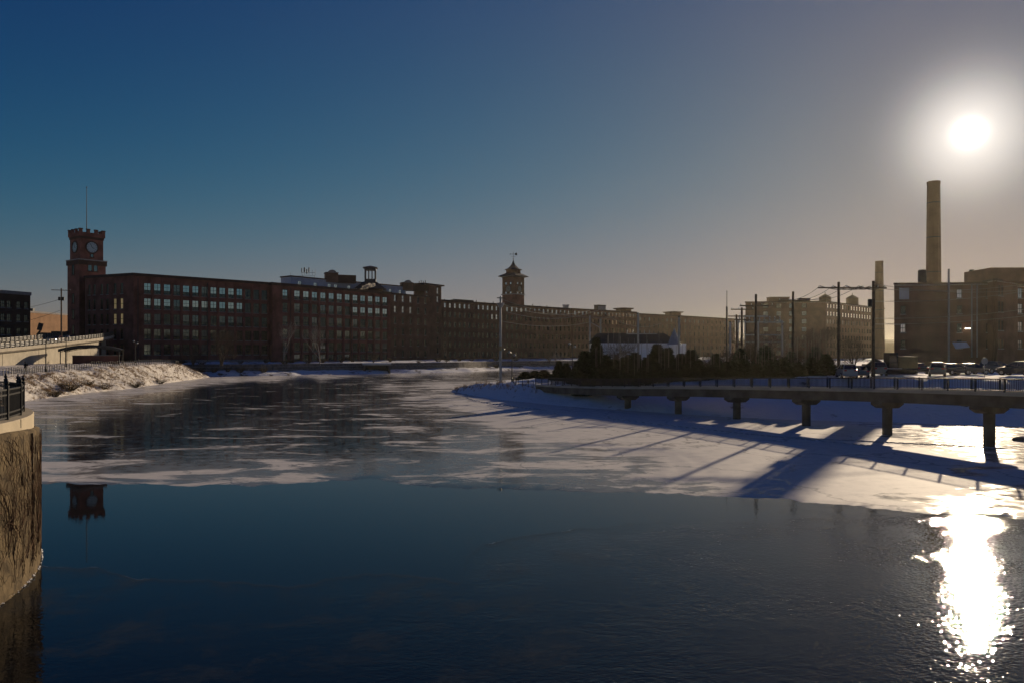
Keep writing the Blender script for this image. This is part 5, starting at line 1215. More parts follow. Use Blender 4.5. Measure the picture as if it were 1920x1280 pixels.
bare_tree('broad2', (GX(362, 229), 229, 3.6), .8, 'smaller bushy bare tree at the left of the broad one', 1, seed=22, h=11, spread=1.1, levels=5, trunk_r=.25, stems=3, up=.4, first=.1)
bare_tree('slim', (GX(531, 246), 246, 3.2), 1.0, 'slim pale-trunked bare tree before the seam of the two mills', 0, 'bark_pale', seed=5, h=19, spread=.7, levels=5, trunk_r=.2, up=1.4)
bare_tree('slim2', (GX(600, 252), 252, 3.2), 1.0, 'slim pale bare tree before the painted lettering', 1, 'bark_pale', seed=9, h=18, spread=.75, levels=5, trunk_r=.22, up=1.2)
bare_tree('slim', (GX(838, 285), 285, 3.3), .95, 'slim bare tree before the long brown mill', 2.2, seed=5)
bare_tree('broad2', (GX(1030, 330), 330, 3.0), .7, 'small bushy bare tree far back below the long mill', 2.2)
bare_tree('broad', (GX(700, 262), 262, 3.6), .34, 'low bare sapling above the outfall box', .6)
for i, (x, Y, s, lab) in enumerate(((1212, 640, 2.5, 'leftmost bare crown rising behind the distant mill roofs'), (1238, 650, 2.8, 'tall bare crown behind the distant stair head'), (1302, 660, 2.75, 'wide bare crown showing over the distant mill roof'), (1328, 670, 2.4, 'low bare crown at the end of the distant mill roof'))):
    bare_tree('broad', (GX(x, Y), Y, 5), s, lab, i * 1.3, group='bare trees behind the mills')
# bushes along the far bank
def bush_mesh(seed, n, r, h):
    rv = random.Random(seed); mb = MB()
    for k in range(n):
        a = rv.uniform(0, 6.28); rr_ = r * math.sqrt(rv.random()) * .35; p = Vector((rr_ * math.cos(a), rr_ * math.sin(a), -.1))
        d = Vector((math.cos(a) * rv.uniform(.1, .9), math.sin(a) * rv.uniform(.1, .9), rv.uniform(.5, 1.2))).normalized(); ln = h * rv.uniform(.5, 1.1)
        pts = [p, p + d * ln * .5, p + d * ln + Vector((rv.uniform(-.1, .1), rv.uniform(-.1, .1), -.05)) * ln]
        mb.tube(pts, [.025, .018, .008], 3, False)
        for j in range(3):
            b0 = pts[1].lerp(pts[2], rv.random()); e = b0 + Vector((rv.uniform(-1, 1), rv.uniform(-1, 1), rv.uniform(.1, 1))).normalized() * ln * .35
            mb.tube([b0, e], [.012, .005], 3, False)
    me = mb.mesh('twigs'); return me
BUSH = [bush_mesh(i, 70, 1.0, 1.5) for i in range(3)]
for m_ in BUSH: m_.materials.append(M['shrub'])
def bush(P, s, label, group, k=0, rz=0):
    r = thing('bare_bush', label, 'bush', P, rz, group); r.scale = s if hasattr(s, '__len__') else (s, s, s)
    o = link('twigs', BUSH[k % 3], r); return r
rv = random.Random(77)
ORD = 'first second third fourth fifth sixth seventh eighth ninth tenth eleventh twelfth thirteenth fourteenth fifteenth sixteenth seventeenth eighteenth nineteenth twentieth twenty-first twenty-second twenty-third twenty-fourth twenty-fifth last'.split()
for k in range(26):
    f = k / 25; i = 1 + f * 6.4; j = int(i); u = i - j
    p = (shore[j][0] + (shore[j + 1][0] - shore[j][0]) * u, shore[j][1] + (shore[j + 1][1] - shore[j][1]) * u)
    q = far_pt(p, rv.choice([4, 9, 11, 14]) + rv.uniform(-1, 1), 0); z = surface_z('far_bank', q[0], q[1])
    bush((q[0], q[1], z), (1.3 * rv.uniform(.7, 1.5),) * 2 + (rv.uniform(.7, 1.3),), 'leafless bush on the far bank, %s counting from the left bank tip' % ORD[k], 'leafless bushes on the far bank', k, rv.uniform(0, 6))
# dry grass on the left bank
def dry_grass(name, label, ob, n, sampler, hmin, hmax, mat, seed):
    rv = random.Random(seed); mb = MB()
    for k in range(n):
        x, y = sampler(rv); z = surface_z(ob, x, y)
        m = rv.randint(5, 11)
        for j in range(m):
            a = rv.uniform(0, 6.28); l_ = rv.uniform(hmin, hmax); d = Vector((math.cos(a) * .55, math.sin(a) * .55, 1)) * l_; wd = .02
            p = Vector((x + rv.uniform(-.15, .15), y + rv.uniform(-.15, .15), z - .03)); t_ = Vector((-math.sin(a), math.cos(a), 0)) * wd
            mb.add([p - t_, p + t_, p + d], [(0, 1, 2)])
    return tag(mb.build(name, mat), label, None, None, 'stuff')
LB0 = resample(lb0, 100); LB1 = resample(lb1, 100)
def lb_s(rv):
    while True:
        i = rv.randint(28, 96); u = rv.uniform(.08, 1.0); p = LB0[i].lerp(LB1[i], u)
        if fbm((p.x, p.y, 0), .25, 3) > -.12 or rv.random() < .25: return p.x + rv.uniform(-.4, .4), p.y + rv.uniform(-.9, .9)
dry_grass('dry_grass', 'dry straw-coloured grass on the snowy left bank', 'left_bank', 2300, lb_s, .22, .6, M['straw'], 1)
RB0 = resample(rb0, 100); RB1 = resample(rb1, 100)
def rb_s(rv):
    i = rv.randint(0, 20); u = rv.uniform(.5, 1.3); p = RB0[i].lerp(RB1[i], u); return p.x + rv.uniform(-.5, .5), p.y + rv.uniform(-1, 1)
dry_grass('dry_grass', 'thin dry stalks on the park spit', 'right_bank', 160, rb_s, .3, .8, M['straw'], 2)
rv = random.Random(4)
for (x, Y, s, lab) in ((100, 120, 1.1, 'dark snow-caught bush at the foot of the bank near the black railing'), (130, 127, 1.4, 'dark hollow bush low on the left bank'), (192, 139, 1.0, 'low dark bush at the waterline of the left bank'), (252, 152, 1.1, 'dark bush near the ice on the left bank'), (300, 170, 1.0, 'brown bush near the tip of the left bank'), (165, 137, .8, 'small brown bush halfway up the left bank')):
    X = GX(x, Y); bush((X, Y, surface_z('left_bank', X, Y)), (s * 1.4, s * 1.4, s * .8), lab, 'bushes on the left bank', rv.randint(0, 2), rv.uniform(0, 6))
# evergreens by the footbridge
def conifer_mesh(seed, h, r, n, shape=.8):
    rv = random.Random(seed); tr = MB(); tr.tube([(0, 0, -.3), (0, 0, h * .9)], [.14, .03], 6); cr = MB()
    for k in range(n):
        u = rv.random() ** 1.25; z = .25 + u * (h - .3); lob = 1 + .22 * fbm((seed, u * 6, 0), 1, 2)
        R_ = r * (1 - u) ** shape * lob; a = rv.uniform(0, 6.283); R_ *= 1 + .2 * mnoise.noise(Vector((math.cos(a) * 1.6, math.sin(a) * 1.6, z * 1.1 + seed)))
        rr_ = R_ * rv.uniform(.45, 1.0) ** .5
        p = Vector((rr_ * math.cos(a), rr_ * math.sin(a), z)); ln = rv.uniform(.2, .62)
        d = Vector((math.cos(a + rv.uniform(-.6, .6)), math.sin(a + rv.uniform(-.6, .6)), rv.uniform(.1, 1.1))).normalized() * ln
        s_ = d.orthogonal().normalized(); s_ = Matrix.Rotation(rv.uniform(0, 6.28), 3, d.normalized()) @ s_ * rv.uniform(.05, .12)
        cr.add([p - d * .3 - s_ * .4, p - d * .3 + s_ * .4, p + d * .3 + s_, p + d, p + d * .3 - s_], [(0, 1, 2, 3, 4)])
    return tr.mesh('trunk'), cr.mesh('crown')
CON = [conifer_mesh(i, 5.3, 1.45, 4200, (1.0, .85, 1.15)[i]) for i in range(3)]
for a_, b_ in CON: a_.materials.append(M['bark']); b_.materials.append(M['evergreen'])
def conifer(x, Y, s, label, k, w_=1.0, ob='right_bank', group='evergreens behind the footbridge'):
    X = GX(x, Y); r = thing('evergreen_tree', label, 'tree', (X, Y, surface_z(ob, X, Y)), k * 1.7, group); r.scale = (s * w_, s * w_, s)
    link('trunk', CON[k % 3][0], r); link('crown', CON[k % 3][1], r)
EV = [(1097, 108, .95, 1.5), (1118, 112, 1.12, .85), (1138, 106, .66, 1.6), (1152, 112, .6, 1.9), (1172, 107, .6, 1.8), (1190, 111, .66, 1.8), (1212, 106, .66, 1.6), (1232, 110, .84, 1.3), (1252, 105, .74, 1.6), (1276, 110, .66, 1.7), (1296, 105, .66, 1.7),
      (1318, 109, .78, 1.5), (1342, 105, .62, 1.7), (1364, 108, .85, 1.5), (1388, 104, .6, 1.8), (1412, 107, .85, 1.5), (1436, 103, .66, 1.7), (1460, 106, .8, 1.5), (1484, 102, .6, 1.7), (1508, 104, .75, 1.5), (1530, 101, .6, 1.6), (1550, 100, .56, 1.6)]
names_ = ['first', 'second', 'third', 'fourth', 'fifth', 'sixth', 'seventh', 'eighth', 'ninth', 'tenth', 'eleventh', 'twelfth', 'thirteenth', 'fourteenth', 'fifteenth', 'sixteenth', 'seventeenth', 'eighteenth', 'nineteenth', 'twentieth', 'twenty-first', 'last']
for k, (x, Y, s, w_) in enumerate(EV):
    if k >= 11 and k % 2:
        bare_tree('thicket%d' % (k % 3), (GX(x, Y), Y, surface_z('right_bank', GX(x, Y), Y)), s * .62, 'bare brown tree among the evergreens, place %s from the lamp-post end of the row' % names_[k], k * 1.9, 'shrub', 'bare trees among the evergreens', seed=60 + k % 3, h=9, spread=1.0, levels=6, trunk_r=.16, stems=3, up=.5, first=.05)
        continue
    conifer(x, Y, s * (1.12 if k % 3 else .95), 'dark evergreen behind the footbridge, %s from the lamp-post end of the row' % names_[k], k, w_ * 1.12)
for k in range(18):
    x = 1098 + k * 26.5; Y = 101.5 - k * .42; X = GX(x, Y); z = surface_z('right_bank', X, Y)
    r = thing('evergreen_shrub', 'low dark shrub right behind the footbridge railing, %s from the lamp-post end' % names_[k], 'shrub', (X, Y, z - .1), k * 1.1, 'low shrubs behind the footbridge railing'); r.scale = (1.15, 1.0, .36 + .07 * (k % 3)); link('crown', CON[(k + 1) % 3][1], r)
# low scrub at the left end of the bridge, and the pale-leaved shrubs by the lamp
for k, (x, Y, s, lab) in enumerate(((985, 152, 1.3, 'low dark shrub left of the snowy park path'), (1003, 150, 1.4, 'low dark shrub in the middle of the park hedge'), (1020, 148, 1.4, 'low dark shrub at the path end of the park hedge'))):
    X = GX(x, Y); z = surface_z('right_bank', X, Y); r = thing('evergreen_shrub', lab, 'shrub', (X, Y, z), k, 'low shrubs in the park'); r.scale = (1.3, 1.3, .34); link('crown', CON[1][1], r)
for k, (x, Y, s) in enumerate(((1048, 126, .62), (1062, 121, .55), (1082, 118, .6), (1092, 125, .75))):
    conifer(x, Y, s, ('round evergreen shrub left of the twin-headed lamp', 'small evergreen shrub at the foot of the twin-headed lamp', 'small evergreen shrub right of the twin-headed lamp', 'taller evergreen shrub behind the twin-headed lamp')[k], k, 1.6, group='shrubs by the lamp post')
bare_tree('slim2', (GX(1050, 132), 132, 2.6), .34, 'small sunlit multi-branched sapling among the park shrubs', 0, 'bark_pale')
bare_tree('broad2', (GX(1165, 124), 124, 3.2), .8, 'bare copper-toned tree behind the rod screen and white house', 2, 'bark')
bare_tree('broad', (GX(1600, 118), 118, 4.2), .5, 'bare tree behind the parked cars beside the dark evergreens', 2)
bare_tree('broad2', (GX(1420, 135), 135, 4), 1.0, 'tangled bare tree in front of the switchyard frame', 3.1)
bare_tree('broad', (GX(1530, 150), 150, 4), .75, 'bare tree below the hazy mill corner', 4)

# ------------------------------------------------------------------ screen of tall rods
def rod_screen():
    line = resample([(GX(1122, 109), 109, 0), (GX(1200, 104), 104, 0), (GX(1300, 101), 101, 0), (GX(1400, 98.5), 98.5, 0), (GX(1480, 97), 97, 0), (GX(1545, 95.5), 95.5, 0)], 86)
    r = thing('rod_screen', 'screen of tall thin metal rods in front of the dark evergreens', 'screen', tuple(line[0])); o = line[0]; rv = random.Random(8)
    pm = MB(); pm.tube([(0, 0, -.3), (0, 0, 1)], .026, 5); mesh_ = pm.mesh('rod'); mesh_.materials.append(M['rod'])
    for i, p in enumerate(line):
        q = link('rod', mesh_, r); x = p.x + rv.uniform(-.4, .4); y = p.y + rv.uniform(-1.2, 1.8); z = surface_z('right_bank', x, y)
        h = (5.9 + 1.2 * math.sin(i * .09 + .6) + rv.uniform(-1.6, .7)) * (1 - .25 * i / 86); q.location = Vector((x, y, z)) - o; q.scale = (1, 1, h); q.rotation_euler = (R(rv.uniform(-.6, .6)), R(rv.uniform(-.6, .6)), 0)
rod_screen()
# white house with dark roof and a small cone turret
hs = thing('white_house', 'long white house with dark roof and a cone-roofed porch behind the rods', 'house', (GX(1118, 150), 150, 3.4), R(4))
Lh = GX(1290, 150) - GX(1118, 150)
b = MB(); b.bx(0, Lh, 0, 7, -.5, 5.6); b.build('wall', M['white_paint'], hs)
b = MB(); b.add([(-.5, -.5, 5.6), (Lh - 1.8, -.5, 5.6), (Lh - 1.8, 7.5, 5.6), (-.5, 7.5, 5.6), (.8, 3.5, 7.7), (Lh - 3.5, 3.5, 7.7)], [(3, 2, 1, 0), (0, 1, 5, 4), (2, 3, 4, 5), (3, 0, 4), (1, 2, 5)]); b.build('roof', M['roofing'], hs)
b = MB(); b.bx(-.52, Lh - 1.78, -.56, -.5, 5.3, 5.62); b.build('fascia', M['white_paint'], hs)
for k in range(6):
    x = 1.5 + k * 2.2; f = MB(); f.bx(x, x + 1.0, -.04, .02, 1.4, 3.4); wn = f.build('window', M['sash'], hs); g_ = MB(); g_.bx(x + .08, x + .92, -.06, -.035, 1.48, 3.32); g_.build('pane', M['glass'], wn)
b = MB(); b.lathe((Lh - 2.7, -.8, 5.35), [(1.55, 0), (1.2, .5), (.75, 1.6), (.3, 2.6), (.06, 3.3)], 10); b.build('turret_roof', M['steel'], hs)
b = MB(); b.lathe((Lh - 2.7, -.8, 5.0), [(1.5, 0), (1.6, .12), (1.6, .33)], 10); b.build('turret_cornice', M['white_paint'], hs)
for k in range(7): a = 2 * math.pi * k / 7; q = MB(); q.tube([(Lh - 2.7 + 1.3 * math.cos(a), -.8 + 1.3 * math.sin(a), -.5), (Lh - 2.7 + 1.3 * math.cos(a), -.8 + 1.3 * math.sin(a), 5.0)], .12, 8); q.build('porch_column', M['white_paint'], hs)

# ------------------------------------------------------------------ poles and cables
cp = thing('cable_pole', 'tall pale steel pole with a basket-like head beside the park spit', 'utility pole', (GX(938.5, 130), 130, 2.2))
hP = GZ(556, 130) - 2.2
b = MB(); b.tube([(0, 0, -.5), (0, 0, hP)], [.25, .17], 12); b.build('pole', M['galv'], cp)
b = MB(); b.lathe((0, 0, hP - 1.9), [(.35, 0), (.7, .75), (.66, .75), (.3, .05)], 12); b.build('head_basket', M['galv'], cp)
b = MB(); b.bx(-.65, .65, -.1, .1, hP - .35, hP - .2); b.build('crossarm', M['dark_metal'], cp)
b = MB(); b.bx(-.18, .18, -.36, -.24, hP - 9.4, hP - 8.6); b.build('number_plate', M['yellow'], cp)
b = MB(); b.tube([(.2, 0, 5.2), (.55, 0, 5.5)], .05, 5); b.lathe((.6, 0, 5.35), [(.1, 0), (.2, .1), (.12, .28)], 8); b.build('side_lamp', M['steel'], cp)
def steel_pole(x, Y, ytop, label, r0=.2, z0=None):
    z0 = surface_z('right_bank', GX(x, Y), Y) if z0 is None else z0
    r = thing('steel_pole', label, 'utility pole', (GX(x, Y), Y, z0), 0, 'pale steel poles behind the rods')
    b = MB(); b.tube([(0, 0, -.4), (0, 0, GZ(ytop, Y) - z0)], [r0, r0 * .8], 10); b.build('pole', M['galv'], r)
    q = MB(); q.lathe((0, 0, GZ(ytop, Y) - z0 - .02), [(r0 * .9, 0), (r0 * .9, .1), (.04, .2)], 10); q.build('cap', M['dark_metal'], r); return r
steel_pole(1106, 160, 592, 'slim pale pole just left of the white house'); steel_pole(1126, 155, 598, 'pale pole at the left end of the white house')
sp = steel_pole(1196.5, 135, 588, 'pale pole with a horizontal bracket in front of the white house roof')
b = MB(); b.bx(-2.1, 3.4, -.25, -.1, GZ(626, 135) - sp.location.z - .08, GZ(626, 135) - sp.location.z + .08); b.build('bracket', M['galv'], sp)
for dx in (-2.0, -1.0, 1.1, 2.0): b = MB(); zz = GZ(626, 135) - sp.location.z; b.lathe((dx, -.17, zz + .08), [(.05, 0), (.1, .15), (.05, .35), (.09, .5), (.04, .6)], 8); b.build('insulator', M['steel'], sp)
steel_pole(1273, 120, 595, 'pale pole right of the cone turret'); steel_pole(1369, 128, 604, 'bluish pale pole at the left of the switchyard')
steel_pole(1421, 122, 602, 'pale pole in the middle of the switchyard'); steel_pole(1467, 128, 610, 'slim pale pole at the right of the switchyard', .14)
# switchyard frame
sf = thing('switchyard_frame', 'steel switchyard gantry with insulators before the hazy mill', 'gantry', (GX(1370, 140), 140, 4.2))
def sg(x, y): p = G(x, y, 140) - sf.location; return (p.x, p.y, p.z)
for x in (1384, 1397, 1422, 1466): b = MB(); b.tube([(sg(x, 700)[0], 0, -.3), (sg(x, 570)[0], 0, sg(x, 600)[2])], .12, 6); b.build('column', M['steel'], sf)
for (x0, x1, y) in ((1383, 1470, 604), (1383, 1440, 593), (1397, 1466, 628), (1397, 1466, 641)): b = MB(); a0_, a1_ = sg(x0, y), sg(x1, y); b.bx(a0_[0], a1_[0], -.12, .12, a0_[2] - .12, a0_[2] + .12); b.build('beam', M['steel'], sf)
for k in range(9): x = 1386 + k * 9.5; p = sg(x, 604); b = MB(); b.lathe((p[0], 0, p[2] + .12), [(.08, 0), (.16, .25), (.08, .5), (.15, .8), (.06, 1.0)], 8); b.build('insulator', M['steel'], sf)
UP = {}
for (x, Y, yt, lab, arms, tr) in ((1637.5, 92, 527, 'wooden utility pole with transformer cans standing left of the works', ((-.9, 3.0),), (-1,)), (1572.5, 93, 529, 'wooden utility pole with wide crossarm before the hazy mill corner', ((-.75, 5.4),), None),
                                  (1487, 103, 547, 'wooden utility pole with crossarm in front of the hazy mill', ((-1.3, 4.2),), None), (1417.5, 103, 552, 'wooden utility pole at the left corner of the hazy mill', ((-1.6, 4.6),), None),
                                  (1391, 118, 577, 'stout wooden pole with two crossarms left of the hazy mill', ((-.3, 3.6), (-1.9, 2.6)), None), (1381, 130, 590, 'leftmost short wooden pole with crossarm by the switchyard', ((-.3, 3.0),), None)):
    X = GX(x, Y); z0 = surface_z('right_bank', X, Y); UP[x] = utility_pole((X, Y, z0), GZ(yt, Y) - z0, lab, arms, tr, group='wooden utility poles by the switchyard', r_=.2)
mst = thing('thin_mast', 'slender mast with whip left of the switchyard poles', 'mast', (GX(1362.5, 116), 116, 4.0))
b = MB(); b.tube([(0, 0, -.4), (0, 0, GZ(575, 116) - 4)], .12, 8); b.build('post', M['dark_metal'], mst)
b = MB(); b.tube([(0, 0, GZ(575, 116) - 4), (0, 0, GZ(545, 116) - 4)], .035, 5); b.build('whip', M['dark_metal'], mst)
def cable(P, Q, sag, rad, label, mat='cable', group='overhead cables'):
    P, Q = Vector(P), Vector(Q); n = 18; pts = [P.lerp(Q, k / n) + Vector((0, 0, -4 * sag * (k / n) * (1 - k / n))) for k in range(n + 1)]
    mb = MB(); mb.tube([p - P for p in pts], rad, 4); o = mb.build('overhead_cable', M[mat]); o.location = P
    tag(o, label, 'cable', group); return o
top = G(940, 561, 130)
cable(top, G(1196, 590, 135), 1.6, .035, 'topmost sagging cable from the tall steel pole to the bracket pole')
cable(G(944, 571, 130), G(1106, 582, 160), 1.3, .04, 'middle sagging cable from the tall steel pole')
cable(G(950, 585, 130), G(1126, 580, 155), 1.5, .04, 'pale sagging cable below the tall pole basket')
cable(G(940, 602, 130), G(1106, 604, 160), .9, .035, 'lowest sagging cable leaving the tall steel pole')
cable(G(1106, 603, 160), G(1128, 616, 155), .05, .07, 'bright short guy wire beside the white house', 'galv')
cable(G(1126, 581, 155), G(1196, 612, 135), .7, .04, 'cable dropping from the pale pole to the bracket pole')
cable(G(1196, 612, 135), G(1240, 606, 138), .3, .04, 'short cable running right from the bracket pole')
for k, (dx, dz) in enumerate(((-2.4, 0), (-.8, 0), (.8, .05), (2.4, 0))):
    a = Vector(UP[1572.5].location) + Vector((dx, -.2, GZ(529, 93) - UP[1572.5].location.z - .5 + dz)); c_ = Vector(UP[1637.5].location) + Vector((dx * .55, -.2, GZ(527, 92) - UP[1637.5].location.z - .65))
    cable(a, c_, .45, .045, 'dark span between the two nearest wooden poles, wire %s from the left' % ('first', 'second', 'third', 'fourth')[k], 'iron')
    e_ = Vector(UP[1487].location) + Vector((dx * .75, -.2, GZ(547, 103) - UP[1487].location.z - 1.05))
    cable(a, e_, .7, .03, 'dark span left of the wide-crossarm pole, wire %s from the left' % ('first', 'second', 'third', 'fourth')[k], 'iron')
for k, (y0, y1) in enumerate(((533, 548), (541, 537), (565, 556), (597, 590), (608, 603))):
    cable(G(1640, y0, 92), G(1935, y1 - (6 if k < 2 else 12), 100), .7 - .1 * k, .03, '%s wire running right from the transformer pole across the works' % ('top', 'second', 'third', 'fourth', 'lowest')[k])
for k, (y0, y1) in enumerate(((584, 583), (612, 604))):
    cable(G(-8, y0, 200), G(113, y1 - 22, 196), .6, .04, '%s wire from the left edge to the transformer pole' % ('upper', 'lower')[k], 'iron')
cable(G(1660, 605, 92), G(1660, 605, 92) + Vector((18, 30, 1)), .2, .02, 'thin wire crossing the sky gap beside the works')

# ------------------------------------------------------------------ parked cars and machines
def car_parts(suv=False):
    """x forward; returns shared meshes"""
    hh = .18 if suv else 0.0
    st = [(-2.2, .62, .42, .62), (-2.15, .8, .34, .92 + hh), (-1.6, .88, .26, 1.0 + hh), (-.6, .9, .24, .98 + hh), (.6, .9, .24, .96 + hh), (1.3, .88, .26, .9 + hh), (1.95, .8, .3, .76 + hh), (2.2, .6, .38, .58 + hh * .5)]
    b = MB(); n = 10
    for x, hw_, z0, z1 in st:
        sec = [(-hw_ * .86, z0), (-hw_, z0 + .14), (-hw_, z0 + (z1 - z0) * .62), (-hw_ * .93, z1 - .05), (-hw_ * .74, z1), (hw_ * .74, z1), (hw_ * .93, z1 - .05), (hw_, z0 + (z1 - z0) * .62), (hw_, z0 + .14), (hw_ * .86, z0)]
        b.v += [(x, y, z) for y, z in sec]
    for i in range(len(st) - 1):
        for k in range(n): k2 = (k + 1) % n; b.f.append((i * n + k, i * n + k2, (i + 1) * n + k2, (i + 1) * n + k))
    b.f.append(tuple(range(n))); b.f.append(tuple((len(st) - 1) * n + k for k in range(n))[::-1])
    zr = 1.42 + hh * 1.6; xr0, xr1 = (-1.75, .1) if suv else (-1.05, .05)
    g_ = MB(); zc_ = .95 + hh
    lo = [(-2.05 if suv else -1.75, -.76), (1.15, -.76), (1.15, .76), (-2.05 if suv else -1.75, .76)]; hi = [(xr0, -.6), (xr1, -.6), (xr1, .6), (xr0, .6)]
    g_.add([(x, y, zc_) for x, y in lo] + [(x, y, zr - .03) for x, y in hi], [(0, 1, 5, 4), (1, 2, 6, 5), (2, 3, 7, 6), (3, 0, 4, 7)])
    rf = MB(); rf.add([(x * 1.02, y * 1.02, zr - .04) for x, y in hi] + [(x * .96, y * .9, zr + .03) for x, y in hi], [(4, 5, 6, 7), (0, 1, 5, 4), (1, 2, 6, 5), (2, 3, 7, 6), (3, 0, 4, 7), (3, 2, 1, 0)])
    for (p, q) in ((lo[0], hi[0]), (lo[1], hi[1]), (lo[2], hi[2]), (lo[3], hi[3])): rf.tube([(p[0], p[1] * 1.01, zc_), (q[0], q[1] * 1.01, zr - .03)], .045, 4)
    for s_ in (-1, 1): rf.tube([(-.3, s_ * .775, zc_), (-.35, s_ * .615, zr - .03)], .04, 4)
    ty = MB(); ty.tube([(0, -.11, 0), (0, .11, 0)], .33 + hh * .2, 16)
    ri = MB(); ri.tube([(0, -.125, 0), (0, .125, 0)], .2, 12)
    hl = MB(); hl.box((0, 0, 0), (.1, .34, .13)); tl = MB(); tl.box((0, 0, 0), (.08, .3, .16))
    mi = MB(); mi.box((0, 0, 0), (.12, .2, .13))
    return dict(body=b.mesh('body'), glass=g_.mesh('windows'), roof=rf.mesh('roof'), tyre=ty.mesh('wheel'), rim=ri.mesh('rim'), hl=hl.mesh('headlight'), tl=tl.mesh('taillight'), mirror=mi.mesh('mirror'), hh=hh)
CP = {False: car_parts(False), True: car_parts(True)}
for k in CP:
    for nm, mt in (('glass', 'car_glass'), ('tyre', 'tyre'), ('rim', 'rim'), ('hl', 'lamp_white'), ('tl', 'lamp_red'), ('body', 'tyre'), ('roof', 'tyre'), ('mirror', 'tyre')): CP[k][nm].materials.append(M[mt])
PAINT = {}
def car(P, rz, col, label, suv=False, group='cars parked behind the footbridge', lights=None):
    if col not in PAINT: PAINT[col] = paint('%02d' % len(PAINT), col)
    r = thing('parked_car', label, 'car', P, rz, group); c_ = CP[suv]
    def put(nm, key, loc=(0, 0, 0), pa=None, mat=None):
        o = link(nm, c_[key], pa or r); o.location = loc
        if mat: o.material_slots[0].link = 'OBJECT'; o.material_slots[0].material = mat
        return o
    put('body', 'body', mat=PAINT[col]); put('windows', 'glass'); put('roof', 'roof', mat=PAINT[col])
    for x in (-1.35, 1.38):
        for y in (-.8, .8): wv = put('wheel', 'tyre', (x, y, .33 + c_['hh'] * .2)); put('rim', 'rim', pa=wv)
    for y in (-.56, .56):
        put('headlight', 'hl', (2.1, y, .62 + c_['hh'] * .7), mat=lights); put('taillight', 'tl', (-2.14, y, .8 + c_['hh']))
        put('mirror', 'mirror', (.85, y * 1.68, 1.02 + c_['hh']), mat=PAINT[col])
    return r
for (x, Y, rz, col, lab, suv) in ((1556, 98, 70, (.05, .05, .055), 'dark car with bright glints at the edge of the evergreens', False),
    (1587, 90, 78, (.3, .3, .31), 'grey car left of the transformer pole, nearest the evergreens', True),
    (1608, 91, 80, (.12, .12, .13), 'grey car just left of the transformer pole', False),
    (1644, 94, 75, (.2, .2, .2), 'car half hidden behind the transformer pole', True),
    (1716, 100, 88, (.03, .03, .035), 'dark car between the tan machine and the shiny rounded car', False),
    (1757, 92, 62, (.14, .13, .12), 'shiny rounded car with curved glints in front of the works', True),
    (1788, 96, 20, (.03, .03, .035), 'black car right of the shiny rounded car', False),
    (1822, 97, 15, (.05, .05, .05), 'dark car under the wall floodlight', False),
    (1868, 104, 5, (.1, .1, .11), 'dim car beyond the round sign', True),
    (1908, 90, 120, (.03, .035, .045), 'dark car at the frame edge behind the railing', True)):
    X = GX(x, Y); car((X, Y, surface_z('right_bank', X, Y) + .02), R(rz), col, lab, suv)
rp_, ra_ = ramp_at(66, 3.0)
cr_ = car((rp_.x, rp_.y, rp_.z - .03), ra_ + math.pi, (.16, .05, .06), 'dark red car driving down the ramp, lamps glowing as a sun glint', False, 'cars on the ramp', M['headlight'])
cr_.name = 'moving_car'
ex = thing('loader_machine', 'tan and dark construction machine parked behind the bridge railing', 'machine', (GX(1678, 93), 93, surface_z('right_bank', GX(1678, 93), 93)), R(8))
for y in (-.9, .9):
    t_ = MB(); pts = [(-1.7, .1), (-2.0, .4), (-1.7, .75), (1.7, .75), (2.0, .4), (1.7, .1)]; V = [(x, y - .25, z) for x, z in pts] + [(x, y + .25, z) for x, z in pts]
    t_.add(V, [tuple(range(6)), tuple(range(6, 12))[::-1]] + [(k, k + 6, (k + 1) % 6 + 6, (k + 1) % 6) for k in range(6)]); t_.build('track', M['tyre'], ex)
b = MB(); b.bx(-.2, 2.3, -1.1, 1.1, .85, 2.3); b.build('engine_housing', M['yellow'], ex)
b = MB(); b.bx(-1.4, -.23, -.95, .2, .85, 2.75); cb = b.build('cab', M['dark_metal'], ex)
b = MB(); b.bx(-1.43, -.5, -.98, -.96, 1.5, 2.6); b.build('window', M['car_glass'], cb)
b = MB(); b.tube([(-1.0, .55, 1.3), (-2.4, .55, 1.9), (-3.4, .55, 1.2)], [.24, .2, .16], 6); b.build('boom', M['dark_metal'], ex)
b = MB(); b.box((-3.6, .55, .8), (.8, .9, .9), m=Matrix.Rotation(R(25), 3, 'Y')); b.build('bucket', M['dark_metal'], ex)
sgn = thing('round_sign', 'round grey sign disc on a post in the parking lot', 'sign', (GX(1846, 90), 90, 4.2))
b = MB(); b.tube([(0, 0, -.3), (0, 0, 1.8)], .04, 6); b.build('post', M['steel'], sgn)
b = MB(); b.tube([(0, -.05, 1.9), (0, -.02, 1.9)], .4, 20); b.build('disc', M['steel'], sgn)
# two traffic signals glowing through the trees
for (x, y, Y, lab) in ((1450.5, 676, 128, 'small red signal glowing behind the rods'), (1556, 679, 110, 'small red-white signal glowing at the end of the evergreens')):
    r = thing('traffic_signal', lab, 'signal', (GX(x, Y), Y, 4.0), 0, 'signals behind the footbridge'); zz = GZ(y, Y) - 4
    b = MB(); b.tube([(0, 0, -.3), (0, 0, zz - .4)], .06, 6); b.build('post', M['dark_metal'], r)
    b = MB(); b.bx(-.17, .17, .0, .25, zz - .45, zz + .45); b.build('housing', M['dark_metal'], r)
    b = MB(); b.lathe((0, -.06, zz - .12), [(.05, 0), (.13, .06), (.13, .18), (.05, .24)], 10); b.build('lamp', M['signal_red'], r)
